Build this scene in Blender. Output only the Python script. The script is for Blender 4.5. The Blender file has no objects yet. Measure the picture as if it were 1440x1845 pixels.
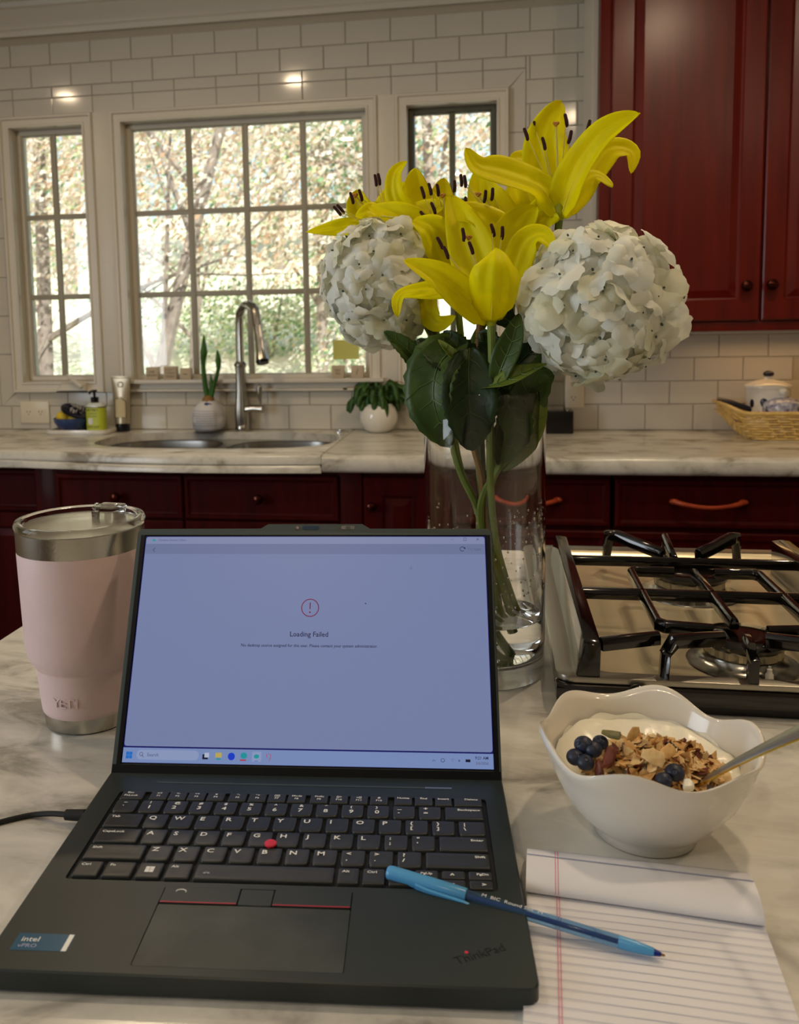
import bpy, bmesh, math, random
from mathutils import Vector, Matrix, noise
from mathutils.geometry import tessellate_polygon
R = random.Random(7)
scene = bpy.context.scene
# ---------------------------------------------------------------- camera
F, CX, CY = 1573.2, 639.1, 752.0                      # focal length and optical centre in 1440x1845 pixels
CAMB = Matrix(((0.987218, 0.000841, 0.159373), (0.15836, 0.107536, -0.981508), (-0.017964, 0.994201, 0.106028)))
CAMZ = 1.29394
cam_data = bpy.data.cameras.new('camera')
cam = bpy.data.objects.new('camera', cam_data)
scene.collection.objects.link(cam)
cam.matrix_world = Matrix.Translation((0, 0, CAMZ)) @ CAMB.to_4x4()
cam_data.sensor_fit = 'HORIZONTAL'; cam_data.sensor_width = 36
cam_data.lens = F / 1440 * 36
cam_data.shift_x = (720 - CX) / 1440; cam_data.shift_y = -(922.5 - CY) / 1440
cam_data.clip_start = 0.02; cam_data.clip_end = 200
cam_data.dof.use_dof = True; cam_data.dof.focus_distance = 0.80; cam_data.dof.aperture_fstop = 15.0
scene.camera = cam
# ---------------------------------------------------------------- view, world, lights
vs = scene.view_settings
vs.view_transform = 'Standard'; vs.look = 'None'; vs.gamma = 1; vs.use_curve_mapping = False
vs.exposure = -0.22
try:
    scene.cycles.use_denoising = True; scene.cycles.max_bounces = 18; scene.cycles.transmission_bounces = 16
    scene.cycles.transparent_max_bounces = 24; scene.cycles.diffuse_bounces = 4; scene.cycles.glossy_bounces = 5
    scene.cycles.caustics_refractive = True; scene.cycles.caustics_reflective = False
    scene.cycles.sample_clamp_indirect = 4; scene.cycles.blur_glossy = 0.8
except Exception: pass
w = bpy.data.worlds.new('sky'); scene.world = w; w.use_nodes = True
nt = w.node_tree; nt.nodes.clear()
wo = nt.nodes.new('ShaderNodeOutputWorld'); wb = nt.nodes.new('ShaderNodeBackground'); ws = nt.nodes.new('ShaderNodeTexSky')
ws.sky_type = 'NISHITA'; ws.sun_disc = False; ws.sun_elevation = math.radians(38); ws.sun_rotation = math.radians(200)
ws.air_density = 1.3; ws.dust_density = 2.0; wb.inputs[1].default_value = 0.30
nt.links.new(ws.outputs[0], wb.inputs[0]); nt.links.new(wb.outputs[0], wo.inputs[0])
sun_d = bpy.data.lights.new('sun', 'SUN'); sun_d.energy = 10; sun_d.angle = 0.01; sun_d.color = (1, .97, .90)
sun = bpy.data.objects.new('sun', sun_d); scene.collection.objects.link(sun)
sun.rotation_euler = (math.radians(48), 0, math.radians(28))
def area(name, loc, rot, sx, sy, e, col, shape='RECTANGLE', spread=None):
    d = bpy.data.lights.new(name, 'AREA'); d.shape = shape; d.size = sx; d.energy = e; d.color = col
    if shape in ('RECTANGLE', 'ELLIPSE'): d.size_y = sy
    if spread: d.spread = spread
    o = bpy.data.objects.new(name, d); scene.collection.objects.link(o); o.location = loc; o.rotation_euler = rot
    return o
WARM = (1.0, .77, .51)
CANS = [(-2.06, 1.98), (-.92, 2.0), (.62, 1.75), (-.9, .75), (.45, .9), (-.3, -.7), (1.3, .3)]  # ceiling lamps, none in view: their places are assumed
CAN_E = [4.0, 5.5, 8.0, 2.6, 5.5, 5.0, 6.0]
for (x, y), e in zip(CANS, CAN_E):
    area('assumed_lamp_light', (x, y, 2.425), (0, 0, 0), .08, .08, e, WARM, 'DISK')
# daylight lamp added for an assumed window in the left wall, behind the photographer
area('assumed_window_light', (-2.84, -.3, 1.45), (0, math.radians(-90), 0), 1.3, 1.6, 46, (.84, .92, 1.0))
po = area('sky_portal', (-.87, 3.20, 1.56), (math.radians(-90), 0, 0), 1.8, .95, 1, (1, 1, 1)); po.data.cycles.is_portal = True
# ---------------------------------------------------------------- helpers
def P(px, py, y):
    """the point at depth y that the photograph shows at pixel (px, py)"""
    d = CAMB.col[0] * ((px - CX) / F) - CAMB.col[1] * ((py - CY) / F) - CAMB.col[2]
    return Vector((0, 0, CAMZ)) + d * (y / d.y)
def PZ(px, py, z):
    d = CAMB.col[0] * ((px - CX) / F) - CAMB.col[1] * ((py - CY) / F) - CAMB.col[2]
    return Vector((0, 0, CAMZ)) + d * ((z - CAMZ) / d.z)
def s2l(c):
    return tuple(((v / 255) / 12.92 if v / 255 <= .04045 else (((v / 255) + .055) / 1.055) ** 2.4) for v in c)
MATS = {}
def mat(name, col, rough=.5, metal=0, var=0, vscale=20, bump=0, bscale=60, coat=0, trans=0, ior=1.45, emit=0, sss=0, spec=None, stretch=(1, 1, 1), col2=None, detail=3, dist=0, transl=0, coatr=.05):
    m = bpy.data.materials.new(name); m.use_nodes = True; t = m.node_tree; b = t.nodes['Principled BSDF']
    if max(col) > 1: col = s2l(col)
    b.inputs['Base Color'].default_value = (*col, 1); b.inputs['Roughness'].default_value = rough
    b.inputs['Metallic'].default_value = metal; b.inputs['IOR'].default_value = ior
    b.inputs['Transmission Weight'].default_value = trans; b.inputs['Coat Weight'].default_value = coat
    b.inputs['Coat Roughness'].default_value = coatr
    if spec is not None: b.inputs['Specular IOR Level'].default_value = spec
    if sss:
        b.inputs['Subsurface Weight'].default_value = sss; b.inputs['Subsurface Radius'].default_value = (.01, .008, .005); b.inputs['Subsurface Scale'].default_value = .6
    if emit: b.inputs['Emission Color'].default_value = (*col, 1); b.inputs['Emission Strength'].default_value = emit
    if var or col2 or bump:
        tc = t.nodes.new('ShaderNodeTexCoord'); mp = t.nodes.new('ShaderNodeMapping'); mp.inputs['Scale'].default_value = stretch
        t.links.new(tc.outputs['Object'], mp.inputs[0])
    if var or col2:
        n = t.nodes.new('ShaderNodeTexNoise'); n.inputs['Scale'].default_value = vscale; n.inputs['Detail'].default_value = detail; n.inputs['Distortion'].default_value = dist
        t.links.new(mp.outputs[0], n.inputs['Vector'])
        r = t.nodes.new('ShaderNodeValToRGB'); r.color_ramp.elements[0].position = .3; r.color_ramp.elements[1].position = .7
        if col2:
            if max(col2) > 1: col2 = s2l(col2)
            a_, b_ = col, col2
        else: a_, b_ = tuple(v * (1 - var) for v in col), tuple(min(1, v * (1 + var)) for v in col)
        r.color_ramp.elements[0].color = (*a_, 1); r.color_ramp.elements[1].color = (*b_, 1)
        t.links.new(n.outputs['Fac'], r.inputs[0]); t.links.new(r.outputs[0], b.inputs['Base Color'])
        if emit: t.links.new(r.outputs[0], b.inputs['Emission Color'])
    if bump:
        n2 = t.nodes.new('ShaderNodeTexNoise'); n2.inputs['Scale'].default_value = bscale; t.links.new(mp.outputs[0], n2.inputs['Vector'])
        bp = t.nodes.new('ShaderNodeBump'); bp.inputs['Strength'].default_value = bump; bp.inputs['Distance'].default_value = .002
        t.links.new(n2.outputs['Fac'], bp.inputs['Height']); t.links.new(bp.outputs[0], b.inputs['Normal'])
    if transl:
        tl = t.nodes.new('ShaderNodeBsdfTranslucent'); mx = t.nodes.new('ShaderNodeMixShader'); mx.inputs[0].default_value = transl
        src = b.inputs['Base Color'].links
        if src: t.links.new(src[0].from_socket, tl.inputs[0])
        else: tl.inputs[0].default_value = (*col, 1)
        o = t.nodes['Material Output']; t.links.new(b.outputs[0], mx.inputs[1]); t.links.new(tl.outputs[0], mx.inputs[2]); t.links.new(mx.outputs[0], o.inputs[0])
    MATS[name] = m
    return m
def marble(name, base, vein, scale=3.0, warm=None):
    m = bpy.data.materials.new(name); m.use_nodes = True; t = m.node_tree; b = t.nodes['Principled BSDF']
    tc = t.nodes.new('ShaderNodeTexCoord'); mp = t.nodes.new('ShaderNodeMapping'); mp.inputs['Rotation'].default_value = (0, 0, .6); mp.inputs['Scale'].default_value = (1, 2.2, 1.5)
    t.links.new(tc.outputs['Object'], mp.inputs[0])
    n = t.nodes.new('ShaderNodeTexNoise'); n.inputs['Scale'].default_value = scale; n.inputs['Detail'].default_value = 9; n.inputs['Distortion'].default_value = .5; n.inputs['Roughness'].default_value = .62
    t.links.new(mp.outputs[0], n.inputs[0])
    r = t.nodes.new('ShaderNodeValToRGB'); e = r.color_ramp.elements
    e[0].position = .34; e[0].color = (*s2l(vein), 1); e[1].position = .56; e[1].color = (*s2l(base), 1)
    k = e.new(.45); k.color = (*[(a * .3 + c * .7) for a, c in zip(s2l(vein), s2l(base))], 1)
    t.links.new(n.outputs['Fac'], r.inputs[0])
    n2 = t.nodes.new('ShaderNodeTexNoise'); n2.inputs['Scale'].default_value = scale * 6; n2.inputs['Detail'].default_value = 6; t.links.new(mp.outputs[0], n2.inputs[0])
    mx = t.nodes.new('ShaderNodeMix'); mx.data_type = 'RGBA'; mx.blend_type = 'MULTIPLY'; mx.inputs[0].default_value = .22
    t.links.new(r.outputs[0], mx.inputs[6]); t.links.new(n2.outputs['Color'], mx.inputs[7])
    bw = t.nodes.new('ShaderNodeRGBToBW'); t.links.new(n2.outputs['Color'], bw.inputs[0])
    t.links.remove(mx.inputs[7].links[0]); t.links.new(bw.outputs[0], mx.inputs[7])
    t.links.new(mx.outputs[2], b.inputs['Base Color']); b.inputs['Roughness'].default_value = .22
    MATS[name] = m
    return m
def wood(name, c1, c2, rough=.28, coat=.35, scale=4, stretch=(9, 9, .7), coatr=.12, spec=.3):
    m = mat(name, c1, rough, spec=spec, coat=coat, coatr=coatr, col2=c2, vscale=scale, stretch=stretch, detail=6, dist=.6)
    return m
class G:
    def __init__(s): s.v = []; s.f = []; s.m = []
    def add(s, vs, fs, mi=0):
        o = len(s.v); s.v += [Vector(v) for v in vs]; s.f += [tuple(i + o for i in f) for f in fs]; s.m += [mi] * len(fs); return s
    def box(s, x0, x1, y0, y1, z0, z1, mi=0):
        return s.add([(x0, y0, z0), (x1, y0, z0), (x1, y1, z0), (x0, y1, z0), (x0, y0, z1), (x1, y0, z1), (x1, y1, z1), (x0, y1, z1)],
                     [(0, 3, 2, 1), (4, 5, 6, 7), (0, 1, 5, 4), (1, 2, 6, 5), (2, 3, 7, 6), (3, 0, 4, 7)], mi)
    def prism(s, pts, z0, z1, mi=0, holes=(), inset=0):
        """outline pts in xy, holes as lists, from z0 to z1; inset>0 chamfers the top edge"""
        n = len(pts); loops = [list(pts)] + [list(h) for h in holes]
        top = []; bot = []
        for li, L in enumerate(loops):
            k = len(L); ins = L
            if inset and li == 0:
                cx_ = sum(p[0] for p in L) / k; cy_ = sum(p[1] for p in L) / k; ins = []
                for i in range(k):
                    a, b_, c = Vector(L[i - 1][:2]), Vector(L[i][:2]), Vector(L[(i + 1) % k][:2])
                    d1 = (b_ - a).normalized(); d2 = (c - b_).normalized(); nn = Vector((-(d1 + d2).y, (d1 + d2).x))
                    if nn.length < 1e-6: nn = Vector((-d1.y, d1.x))
                    nn.normalize(); q = b_ + nn * inset
                    if (q - Vector((cx_, cy_))).length > (b_ - Vector((cx_, cy_))).length: q = b_ - nn * inset
                    ins.append((q.x, q.y))
            zt = z1 - inset if inset and li == 0 else z1
            base = len(s.v)
            s.v += [Vector((p[0], p[1], z0)) for p in L] + [Vector((p[0], p[1], zt)) for p in L]
            for i in range(k):
                j = (i + 1) % k; s.f.append((base + i, base + j, base + k + j, base + k + i)); s.m.append(mi)
            if inset and li == 0:
                b2 = len(s.v); s.v += [Vector((p[0], p[1], z1)) for p in ins]
                for i in range(k):
                    j = (i + 1) % k; s.f.append((base + k + i, base + k + j, b2 + j, b2 + i)); s.m.append(mi)
                top += [b2 + i for i in range(k)]
            else: top += [base + k + i for i in range(k)]
            bot += [base + i for i in range(k)]
        if holes:
            tl = [[s.v[i] for i in top[:n]]]; o = n
            for h in holes: tl.append([s.v[i] for i in top[o:o + len(h)]]); o += len(h)
            for tri in tessellate_polygon(tl):
                s.f.append(tuple(top[i] for i in tri)); s.m.append(mi); s.f.append(tuple(bot[i] for i in reversed(tri))); s.m.append(mi)
        else: s.f.append(tuple(top)); s.m.append(mi); s.f.append(tuple(reversed(bot))); s.m.append(mi)
        return s
    def lathe(s, prof, c=(0, 0, 0), seg=32, mi=0, close=False, wob=None):
        """prof: list of (r, z)"""
        o = len(s.v); n = len(prof)
        for r, z in prof:
            for k in range(seg):
                a = 2 * math.pi * k / seg; rr, zz = (wob(r, z, a) if wob else (r, z))
                s.v.append(Vector((c[0] + rr * math.cos(a), c[1] + rr * math.sin(a), c[2] + zz)))
        for i in range(n - 1 + (1 if close else 0)):
            i2 = (i + 1) % n
            for k in range(seg):
                k2 = (k + 1) % seg; s.f.append((o + i * seg + k, o + i * seg + k2, o + i2 * seg + k2, o + i2 * seg + k)); s.m.append(mi)
        if not close:
            s.f.append(tuple(o + k for k in reversed(range(seg)))); s.m.append(mi)
            s.f.append(tuple(o + (n - 1) * seg + k for k in range(seg))); s.m.append(mi)
        return s
    def tube(s, pts, rad, seg=8, mi=0, sub=0, flat=None):
        pts = [Vector(p) for p in pts]
        if not hasattr(rad, '__len__'): rad = [rad] * len(pts)
        if sub: pts, rad = spline(pts, rad, sub)
        n = len(pts); o = len(s.v); up = None
        for i in range(n):
            t = (pts[min(i + 1, n - 1)] - pts[max(i - 1, 0)]).normalized()
            if up is None: up = t.orthogonal().normalized() if flat is None else (Vector(flat) - t * t.dot(Vector(flat))).normalized()
            up = (up - t * t.dot(up)).normalized(); sd = t.cross(up)
            for k in range(seg):
                a = 2 * math.pi * k / seg; s.v.append(pts[i] + (up * math.cos(a) + sd * math.sin(a)) * rad[i])
        for i in range(n - 1):
            for k in range(seg):
                k2 = (k + 1) % seg; s.f.append((o + i * seg + k, o + i * seg + k2, o + (i + 1) * seg + k2, o + (i + 1) * seg + k)); s.m.append(mi)
        s.f.append(tuple(o + k for k in reversed(range(seg)))); s.m.append(mi); s.f.append(tuple(o + (n - 1) * seg + k for k in range(seg))); s.m.append(mi)
        return s
    def ball(s, c, r, seg=12, rings=8, mi=0, sc=(1, 1, 1)):
        pr = [(max(1e-5, math.sin(math.pi * i / rings)) * r, -math.cos(math.pi * i / rings) * r) for i in range(rings + 1)]
        o = len(s.v); s.lathe(pr, (0, 0, 0), seg, mi)
        for i in range(o, len(s.v)): v = s.v[i]; s.v[i] = Vector((c[0] + v.x * sc[0], c[1] + v.y * sc[1], c[2] + v.z * sc[2]))
        return s
    def grid(s, fn, nu, nv, mi=0, closeu=False):
        o = len(s.v)
        for i in range(nu + 1):
            for j in range(nv + 1): s.v.append(Vector(fn(i / nu, j / nv)))
        for i in range(nu):
            for j in range(nv):
                a = o + i * (nv + 1) + j; s.f.append((a, a + nv + 1, a + nv + 2, a + 1)); s.m.append(mi)
        return s
    def xf(s, M):
        s.v = [M @ v for v in s.v]; return s
def spline(pts, rad, sub):
    n = len(pts); op = []; orr = []
    for i in range(n - 1):
        p0, p1, p2, p3 = pts[max(i - 1, 0)], pts[i], pts[i + 1], pts[min(i + 2, n - 1)]
        for k in range(sub):
            t = k / sub
            op.append(.5 * ((2 * p1) + (p2 - p0) * t + (2 * p0 - 5 * p1 + 4 * p2 - p3) * t * t + (3 * p1 - p0 - 3 * p2 + p3) * t ** 3))
            orr.append(rad[i] * (1 - t) + rad[i + 1] * t)
    op.append(pts[-1]); orr.append(rad[-1])
    return op, orr
def mesh_of(name, g, mats, bevel=0, sharp=35, bseg=2, weld=False, solid=0):
    me = bpy.data.meshes.new(name); me.from_pydata([tuple(v) for v in g.v], [], g.f)
    if not isinstance(mats, (list, tuple)): mats = [mats]
    for m in mats: me.materials.append(m)
    me.polygons.foreach_set('material_index', g.m)
    if len(g.f) < 30000:
        bm = bmesh.new(); bm.from_mesh(me)
        if weld: bmesh.ops.remove_doubles(bm, verts=bm.verts, dist=1e-5)
        bmesh.ops.recalc_face_normals(bm, faces=bm.faces)
        if bevel:
            es = [e for e in bm.edges if len(e.link_faces) == 2 and e.calc_face_angle(0) > math.radians(30)]
            if es: bmesh.ops.bevel(bm, geom=es, offset=bevel, offset_type='OFFSET', segments=bseg, profile=.6, affect='EDGES', clamp_overlap=True)
        for f in bm.faces: f.smooth = True
        for e in bm.edges:
            if len(e.link_faces) == 2 and e.calc_face_angle(0) > math.radians(sharp): e.smooth = False
        bm.to_mesh(me); bm.free()
    me.update()
    return me
def link(o, parent=None):
    scene.collection.objects.link(o)
    if parent is not None: o.parent = parent
    return o
ORG = {}
def obj(name, g, m, parent=None, bevel=0, world=True, **k):
    """one mesh object; world=True: g is in world coordinates and is moved into its parent's frame"""
    off = Vector((0, 0, 0))
    if parent is not None and world: off = ORG.get(parent.name, Vector((0, 0, 0)))
    if parent is not None and world and off.length: g.v = [v - off for v in g.v]
    o = bpy.data.objects.new(name, mesh_of(name, g, m, bevel, **k)); link(o, parent)
    ORG[o.name] = off if world else Vector((0, 0, 0))
    return o
def tag(o, label=None, cat=None, group=None, kind=None):
    for k, v_ in (('label', label), ('category', cat), ('group', group), ('kind', kind)):
        if v_: o[k] = v_
    return o
def thing(name, label, cat, loc=(0, 0, 0), rot=None, group=None, kind=None):
    o = bpy.data.objects.new(name, None); link(o); o.location = loc; o.empty_display_size = .02
    if rot is not None: o.rotation_euler = (0, 0, rot)
    ORG[o.name] = Vector(loc)
    return tag(o, label, cat, group, kind)
def solo(name, g, m, label, cat, loc, group=None, kind=None, **k):
    """a thing that is one mesh, origin at its base"""
    L = Vector(loc); g.v = [v - L for v in g.v]
    o = bpy.data.objects.new(name, mesh_of(name, g, m, **k)); link(o); o.location = L; ORG[o.name] = L
    return tag(o, label, cat, group, kind)
def text(name, s, size, m, parent, loc, rot=(0, 0, 0), ax='LEFT', ext=.00005, sx=1, shear=0, bold=0):
    c = bpy.data.curves.new(name, 'FONT'); c.body = s; c.size = size; c.align_x = ax; c.align_y = 'CENTER'; c.extrude = ext; c.resolution_u = 2; c.shear = shear; c.offset = bold
    c.materials.append(m); o = bpy.data.objects.new(name, c); link(o, parent); o.location = loc; o.rotation_euler = rot; o.scale = (sx, 1, 1)
    return o
def rrect(x0, x1, y0, y1, r, n=4):
    p = []
    for cx_, cy_, a0 in ((x1 - r, y1 - r, 0), (x0 + r, y1 - r, 90), (x0 + r, y0 + r, 180), (x1 - r, y0 + r, 270)):
        for k in range(n + 1):
            a = math.radians(a0 + 90 * k / n); p.append((cx_ + r * math.cos(a), cy_ + r * math.sin(a)))
    return p
# ---------------------------------------------------------------- materials
mat('tile', (205, 200, 188), .10, var=.05, vscale=2, spec=.5)
mat('paint_backlit', (158, 152, 134), .4)  # window paint greyed for the muntins: their backlit shade is put into the colour
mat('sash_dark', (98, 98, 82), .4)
mat('grout', (186, 176, 156), .8)
mat('paint', (214, 208, 194), .35, var=.02, vscale=3)
mat('ceiling', (215, 212, 200), .7)
mat('wallpaint', (190, 178, 150), .7)
mat('floorwood', (90, 55, 30), .35, col2=(120, 75, 40), vscale=3, stretch=(1, 12, 1))
marble('marble_far', (228, 224, 211), (150, 142, 124), 8)
marble('marble_island', (228, 226, 219), (160, 157, 149), 7)
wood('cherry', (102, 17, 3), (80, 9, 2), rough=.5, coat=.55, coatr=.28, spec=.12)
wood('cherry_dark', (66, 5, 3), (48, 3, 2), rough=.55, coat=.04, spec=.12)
wood('handle_wood', (170, 70, 35), (140, 50, 22), rough=.3)
mat('bronze', (70, 30, 22), .18, metal=.9)
mat('steel', (190, 186, 176), .22, metal=1, bump=.05, bscale=200, stretch=(1, 12, 1))
mat('steel_satin', (175, 170, 158), .32, metal=1)
mat('chrome', (215, 215, 215), .08, metal=1)
mat('sink_steel', (180, 178, 172), .25, metal=1)
mat('iron', (9, 6, 6), .12, coat=.6)
mat('black_enamel', (14, 9, 10), .08, coat=.7)
mat('laptop_black', (37, 46, 45), .40, var=.10, vscale=14, bump=.04, bscale=1500, spec=.5)
mat('lid_black', (20, 24, 26), .35)
mat('bezel', (64, 74, 73), .4)
mat('touchpad', (40, 47, 45), .42, col2=(66, 72, 69), vscale=26, detail=3)
mat('bezel_dark', (6, 9, 16), .25)
mat('tray_steel_lit', (228, 214, 180), .28, metal=.6)  # steel tinted cream: the bright reflection in the tray is put into the colour
mat('key', (44, 47, 47), .40, var=.1, vscale=30, spec=.6)
mat('recess', (14, 16, 17), .6)
mat('legend', (240, 242, 240), .6)
mat('red', (214, 40, 70), .5)
mat('red_line', (170, 40, 60), .4)
mat('rubber', (18, 18, 18), .7)
mat('pink', (222, 196, 196), .45, bump=.08, bscale=900, var=.03, vscale=30)
mat('glass', (1, 1, 1), .0, trans=1, ior=1.47); mat('clear_plastic', (.92, .92, .90), .04, trans=1, ior=1.2)
mat('water', (.97, .99, .97), 0, trans=1, ior=1.333)
mat('ceramic_white', (226, 220, 208), .16, coat=.4)
mat('ceramic_plain', (226, 222, 212), .12, coat=.5)
mat('yogurt', (236, 232, 216), .28, sss=.3, bump=.4, bscale=70)
mat('blueberry', (26, 33, 52), .45, col2=(46, 54, 78), vscale=120)
mat('oat', (224, 184, 120), .6, col2=(196, 146, 84), vscale=180)
mat('oat_light', (240, 214, 162), .6, col2=(205, 165, 105), vscale=150)
mat('nut_brown', (120, 52, 26), .5, col2=(80, 32, 18), vscale=150)
mat('seed_green', (120, 112, 64), .5, col2=(86, 84, 50), vscale=150)
mat('gold', (205, 170, 80), .18, metal=1)
mat('lily', (248, 244, 0), .5, col2=(240, 229, 0), vscale=22, spec=.2, transl=.42, bump=.15, bscale=60)
mat('lily_rib', (250, 238, 60), .5, transl=.3)
mat('lily_throat', (190, 196, 40), .5, transl=.3)
mat('anther', (52, 8, 10), .8, bump=.6, bscale=900)
mat('filament', (226, 216, 110), .5, transl=.3); mat('stigma', (186, 128, 30), .5)
mat('hydra', (240, 243, 236), .5, col2=(244, 244, 232), vscale=30, transl=.35, bump=.12, bscale=80)
mat('hydra_cream', (234, 234, 208), .5, col2=(242, 242, 226), vscale=30, transl=.35, bump=.12, bscale=80)
mat('hydra_eye', (72, 84, 76), .6)
mat('leaf', (76, 100, 36), .42, col2=(50, 78, 28), vscale=24, transl=.25, bump=.5, bscale=90)
mat('leaf_dark', (26, 50, 22), .45, col2=(38, 64, 26), vscale=24, transl=.12, bump=.5, bscale=90)
mat('leaf_light', (132, 148, 56), .4, col2=(104, 126, 44), vscale=24, transl=.3, bump=.4, bscale=90)
mat('vein', (84, 112, 44), .5)
mat('stem', (128, 146, 62), .42, col2=(104, 124, 48), vscale=40); mat('stem_brown', (160, 116, 60), .6, col2=(130, 96, 48), vscale=40)
mat('stem_dark', (64, 74, 36), .5)
mat('paper', (226, 226, 232), .6); mat('paper_line', (165, 172, 200), .6); mat('paper_red', (220, 110, 140), .6)
mat('pen_cap', (96, 178, 236), .25, transl=.2); mat('pen_barrel', (140, 190, 235), .06, trans=.9, ior=1.2); mat('pen_tip', (14, 40, 140), .3); mat('pen_ink', (8, 24, 110), .4); mat('brass', (190, 150, 110), .2, metal=1)
mat('wicker', (205, 168, 90), .5, col2=(230, 200, 130), vscale=60)
mat('navy', (18, 16, 40), .25); mat('blue_glaze', (52, 76, 128), .2, col2=(40, 60, 112), vscale=50); mat('blue_white', (216, 216, 222), .2, col2=(34, 36, 100), vscale=55, detail=5)
mat('lemon', (232, 200, 50), .45); mat('soap_green', (190, 200, 60), .35); mat('soap_clear', (218, 224, 214), .15, coat=.5); mat('black_plastic', (14, 12, 14), .25)
mat('tube_metal', (190, 176, 150), .3, metal=.6); mat('tube_label', (206, 190, 150), .5)
mat('wrap_paper', (214, 212, 214), .7, bump=.8, bscale=40); mat('bulb_leaf', (70, 120, 30), .4, col2=(44, 92, 24), vscale=30, transl=.2)
mat('cactus', (74, 112, 46), .4, col2=(40, 76, 34), vscale=50, transl=.15); mat('block_wood', (196, 178, 150), .6); mat('ink', (58, 50, 44), .7)
mat('postit', (228, 224, 150), .7, transl=.5)
mat('outlet', (226, 216, 194), .3); mat('slot', (60, 50, 40), .6)
mat('bark', (150, 138, 126), .9, col2=(116, 104, 96), vscale=12)
mat('litter', (234, 222, 202), .9, col2=(190, 200, 156), vscale=1.2, detail=8)
for n_, c_ in (('leaf_tan', (226, 206, 186)), ('leaf_cream', (244, 236, 224)), ('leaf_rust', (190, 156, 124)), ('leaf_lime', (200, 214, 160)), ('leaf_green', (126, 166, 118)), ('leaf_deep', (92, 128, 92))): mat(n_, c_, .6, transl=.45)
def pane_mat():
    m = bpy.data.materials.new('window_glass'); m.use_nodes = True; t = m.node_tree; t.nodes.remove(t.nodes['Principled BSDF'])
    tr = t.nodes.new('ShaderNodeBsdfTransparent'); gl = t.nodes.new('ShaderNodeBsdfGlossy'); gl.inputs['Roughness'].default_value = .02; fr = t.nodes.new('ShaderNodeFresnel'); fr.inputs[0].default_value = 1.45
    tr.inputs[0].default_value = (.95, .97, .97, 1)
    mx = t.nodes.new('ShaderNodeMixShader'); t.links.new(fr.outputs[0], mx.inputs[0]); t.links.new(tr.outputs[0], mx.inputs[1]); t.links.new(gl.outputs[0], mx.inputs[2]); t.links.new(mx.outputs[0], t.nodes['Material Output'].inputs[0])
    MATS['window_glass'] = m
pane_mat()
def emis(name, col, st=1.0):
    m = bpy.data.materials.new(name); m.use_nodes = True; b = m.node_tree.nodes['Principled BSDF']; c = s2l(col)
    b.inputs['Base Color'].default_value = (.01, .01, .012, 1); b.inputs['Roughness'].default_value = .35; b.inputs['Specular IOR Level'].default_value = .25
    b.inputs['Emission Color'].default_value = (*c, 1); b.inputs['Emission Strength'].default_value = st; MATS[name] = m
for n_, c_ in (('scr_body', (120, 132, 172)), ('scr_title', (131, 140, 176)), ('scr_bar', (110, 120, 158)), ('scr_task', (122, 142, 190)), ('scr_search', (142, 156, 196)), ('scr_wall', (14, 18, 96)), ('scr_text', (28, 32, 70)), ('scr_grey', (92, 100, 134)),
               ('scr_err', (120, 20, 60)), ('ic_blue', (20, 110, 200)), ('ic_dark', (10, 20, 45)), ('ic_white', (180, 190, 215)), ('ic_yellow', (190, 170, 90)), ('ic_zoom', (16, 60, 200)), ('ic_teal', (30, 150, 160)), ('ic_red', (180, 50, 60))): emis(n_, c_)
M = MATS
D = 3.0506                                            # the tiled face of the window wall
ZC = .92                                              # top of both worktops
# ---------------------------------------------------------------- room shell
XL, XR, YB = -2.9, 2.6, -2.6
def struct(name, g, m, label=None, **k):
    o = obj(name, g, m, None, **k); o['kind'] = 'structure'
    if label: o['label'] = label
    return o
struct('floor', G().box(XL, XR, YB, D + .12, -.05, 0), M['floorwood'], 'brown wooden floor below the cabinets')
struct('ceiling', G().box(XL - .1, XR + .1, YB - .1, D + .2, 2.44, 2.5), M['ceiling'], 'off-white flat ceiling above the crown moulding')
struct('wall_right', G().box(XR, XR + .1, YB, D + .12, 0, 2.44), M['wallpaint'])
struct('wall_front', G().box(XL, XR, YB - .1, YB, 0, 2.44), M['wallpaint'])
g = G(); g.box(XL - .1, XL, YB, -1.1, 0, 2.44); g.box(XL - .1, XL, .5, D + .12, 0, 2.44); g.box(XL - .1, XL, -1.1, .5, 0, .8); g.box(XL - .1, XL, -1.1, .5, 2.1, 2.44); g.box(XL - .12, XL - .1, -1.1, .5, .8, 2.1)  # recess for the assumed side window, closed at the back
struct('wall_left', g, M['wallpaint'])
OX0, OX1, OZ0, OZ1 = -1.79, .045, 1.06, 2.065         # outside of the window casing
g = G(); g.box(XL, OX0 + .03, D + .006, D + .12, 0, 2.44); g.box(OX1 - .03, XR, D + .006, D + .12, 0, 2.44)
g.box(OX0 + .03, OX1 - .03, D + .006, D + .12, 0, OZ0 + .03); g.box(OX0 + .03, OX1 - .03, D + .006, D + .12, OZ1 - .03, 2.44)
wall = struct('wall_back', g, M['grout'], 'back wall covered in cream glazed subway tiles')
# crown moulding
prof = [(0, 2.345), (-.012, 2.345), (-.014, 2.362), (-.022, 2.368), (-.03, 2.385), (-.05, 2.402), (-.062, 2.420), (-.075, 2.424), (-.078, 2.44), (0, 2.44)]
g = G(); g.add([(x, D + p[0], p[1]) for x in (XL, XR) for p in prof], [tuple(range(9, -1, -1)), tuple(range(10, 20))] + [(i, (i + 1) % 10, 10 + (i + 1) % 10, 10 + i) for i in range(10)])
struct('trim_1', g, M['paint'], 'cream crown moulding along the top of the tiled wall', sharp=25)
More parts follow.
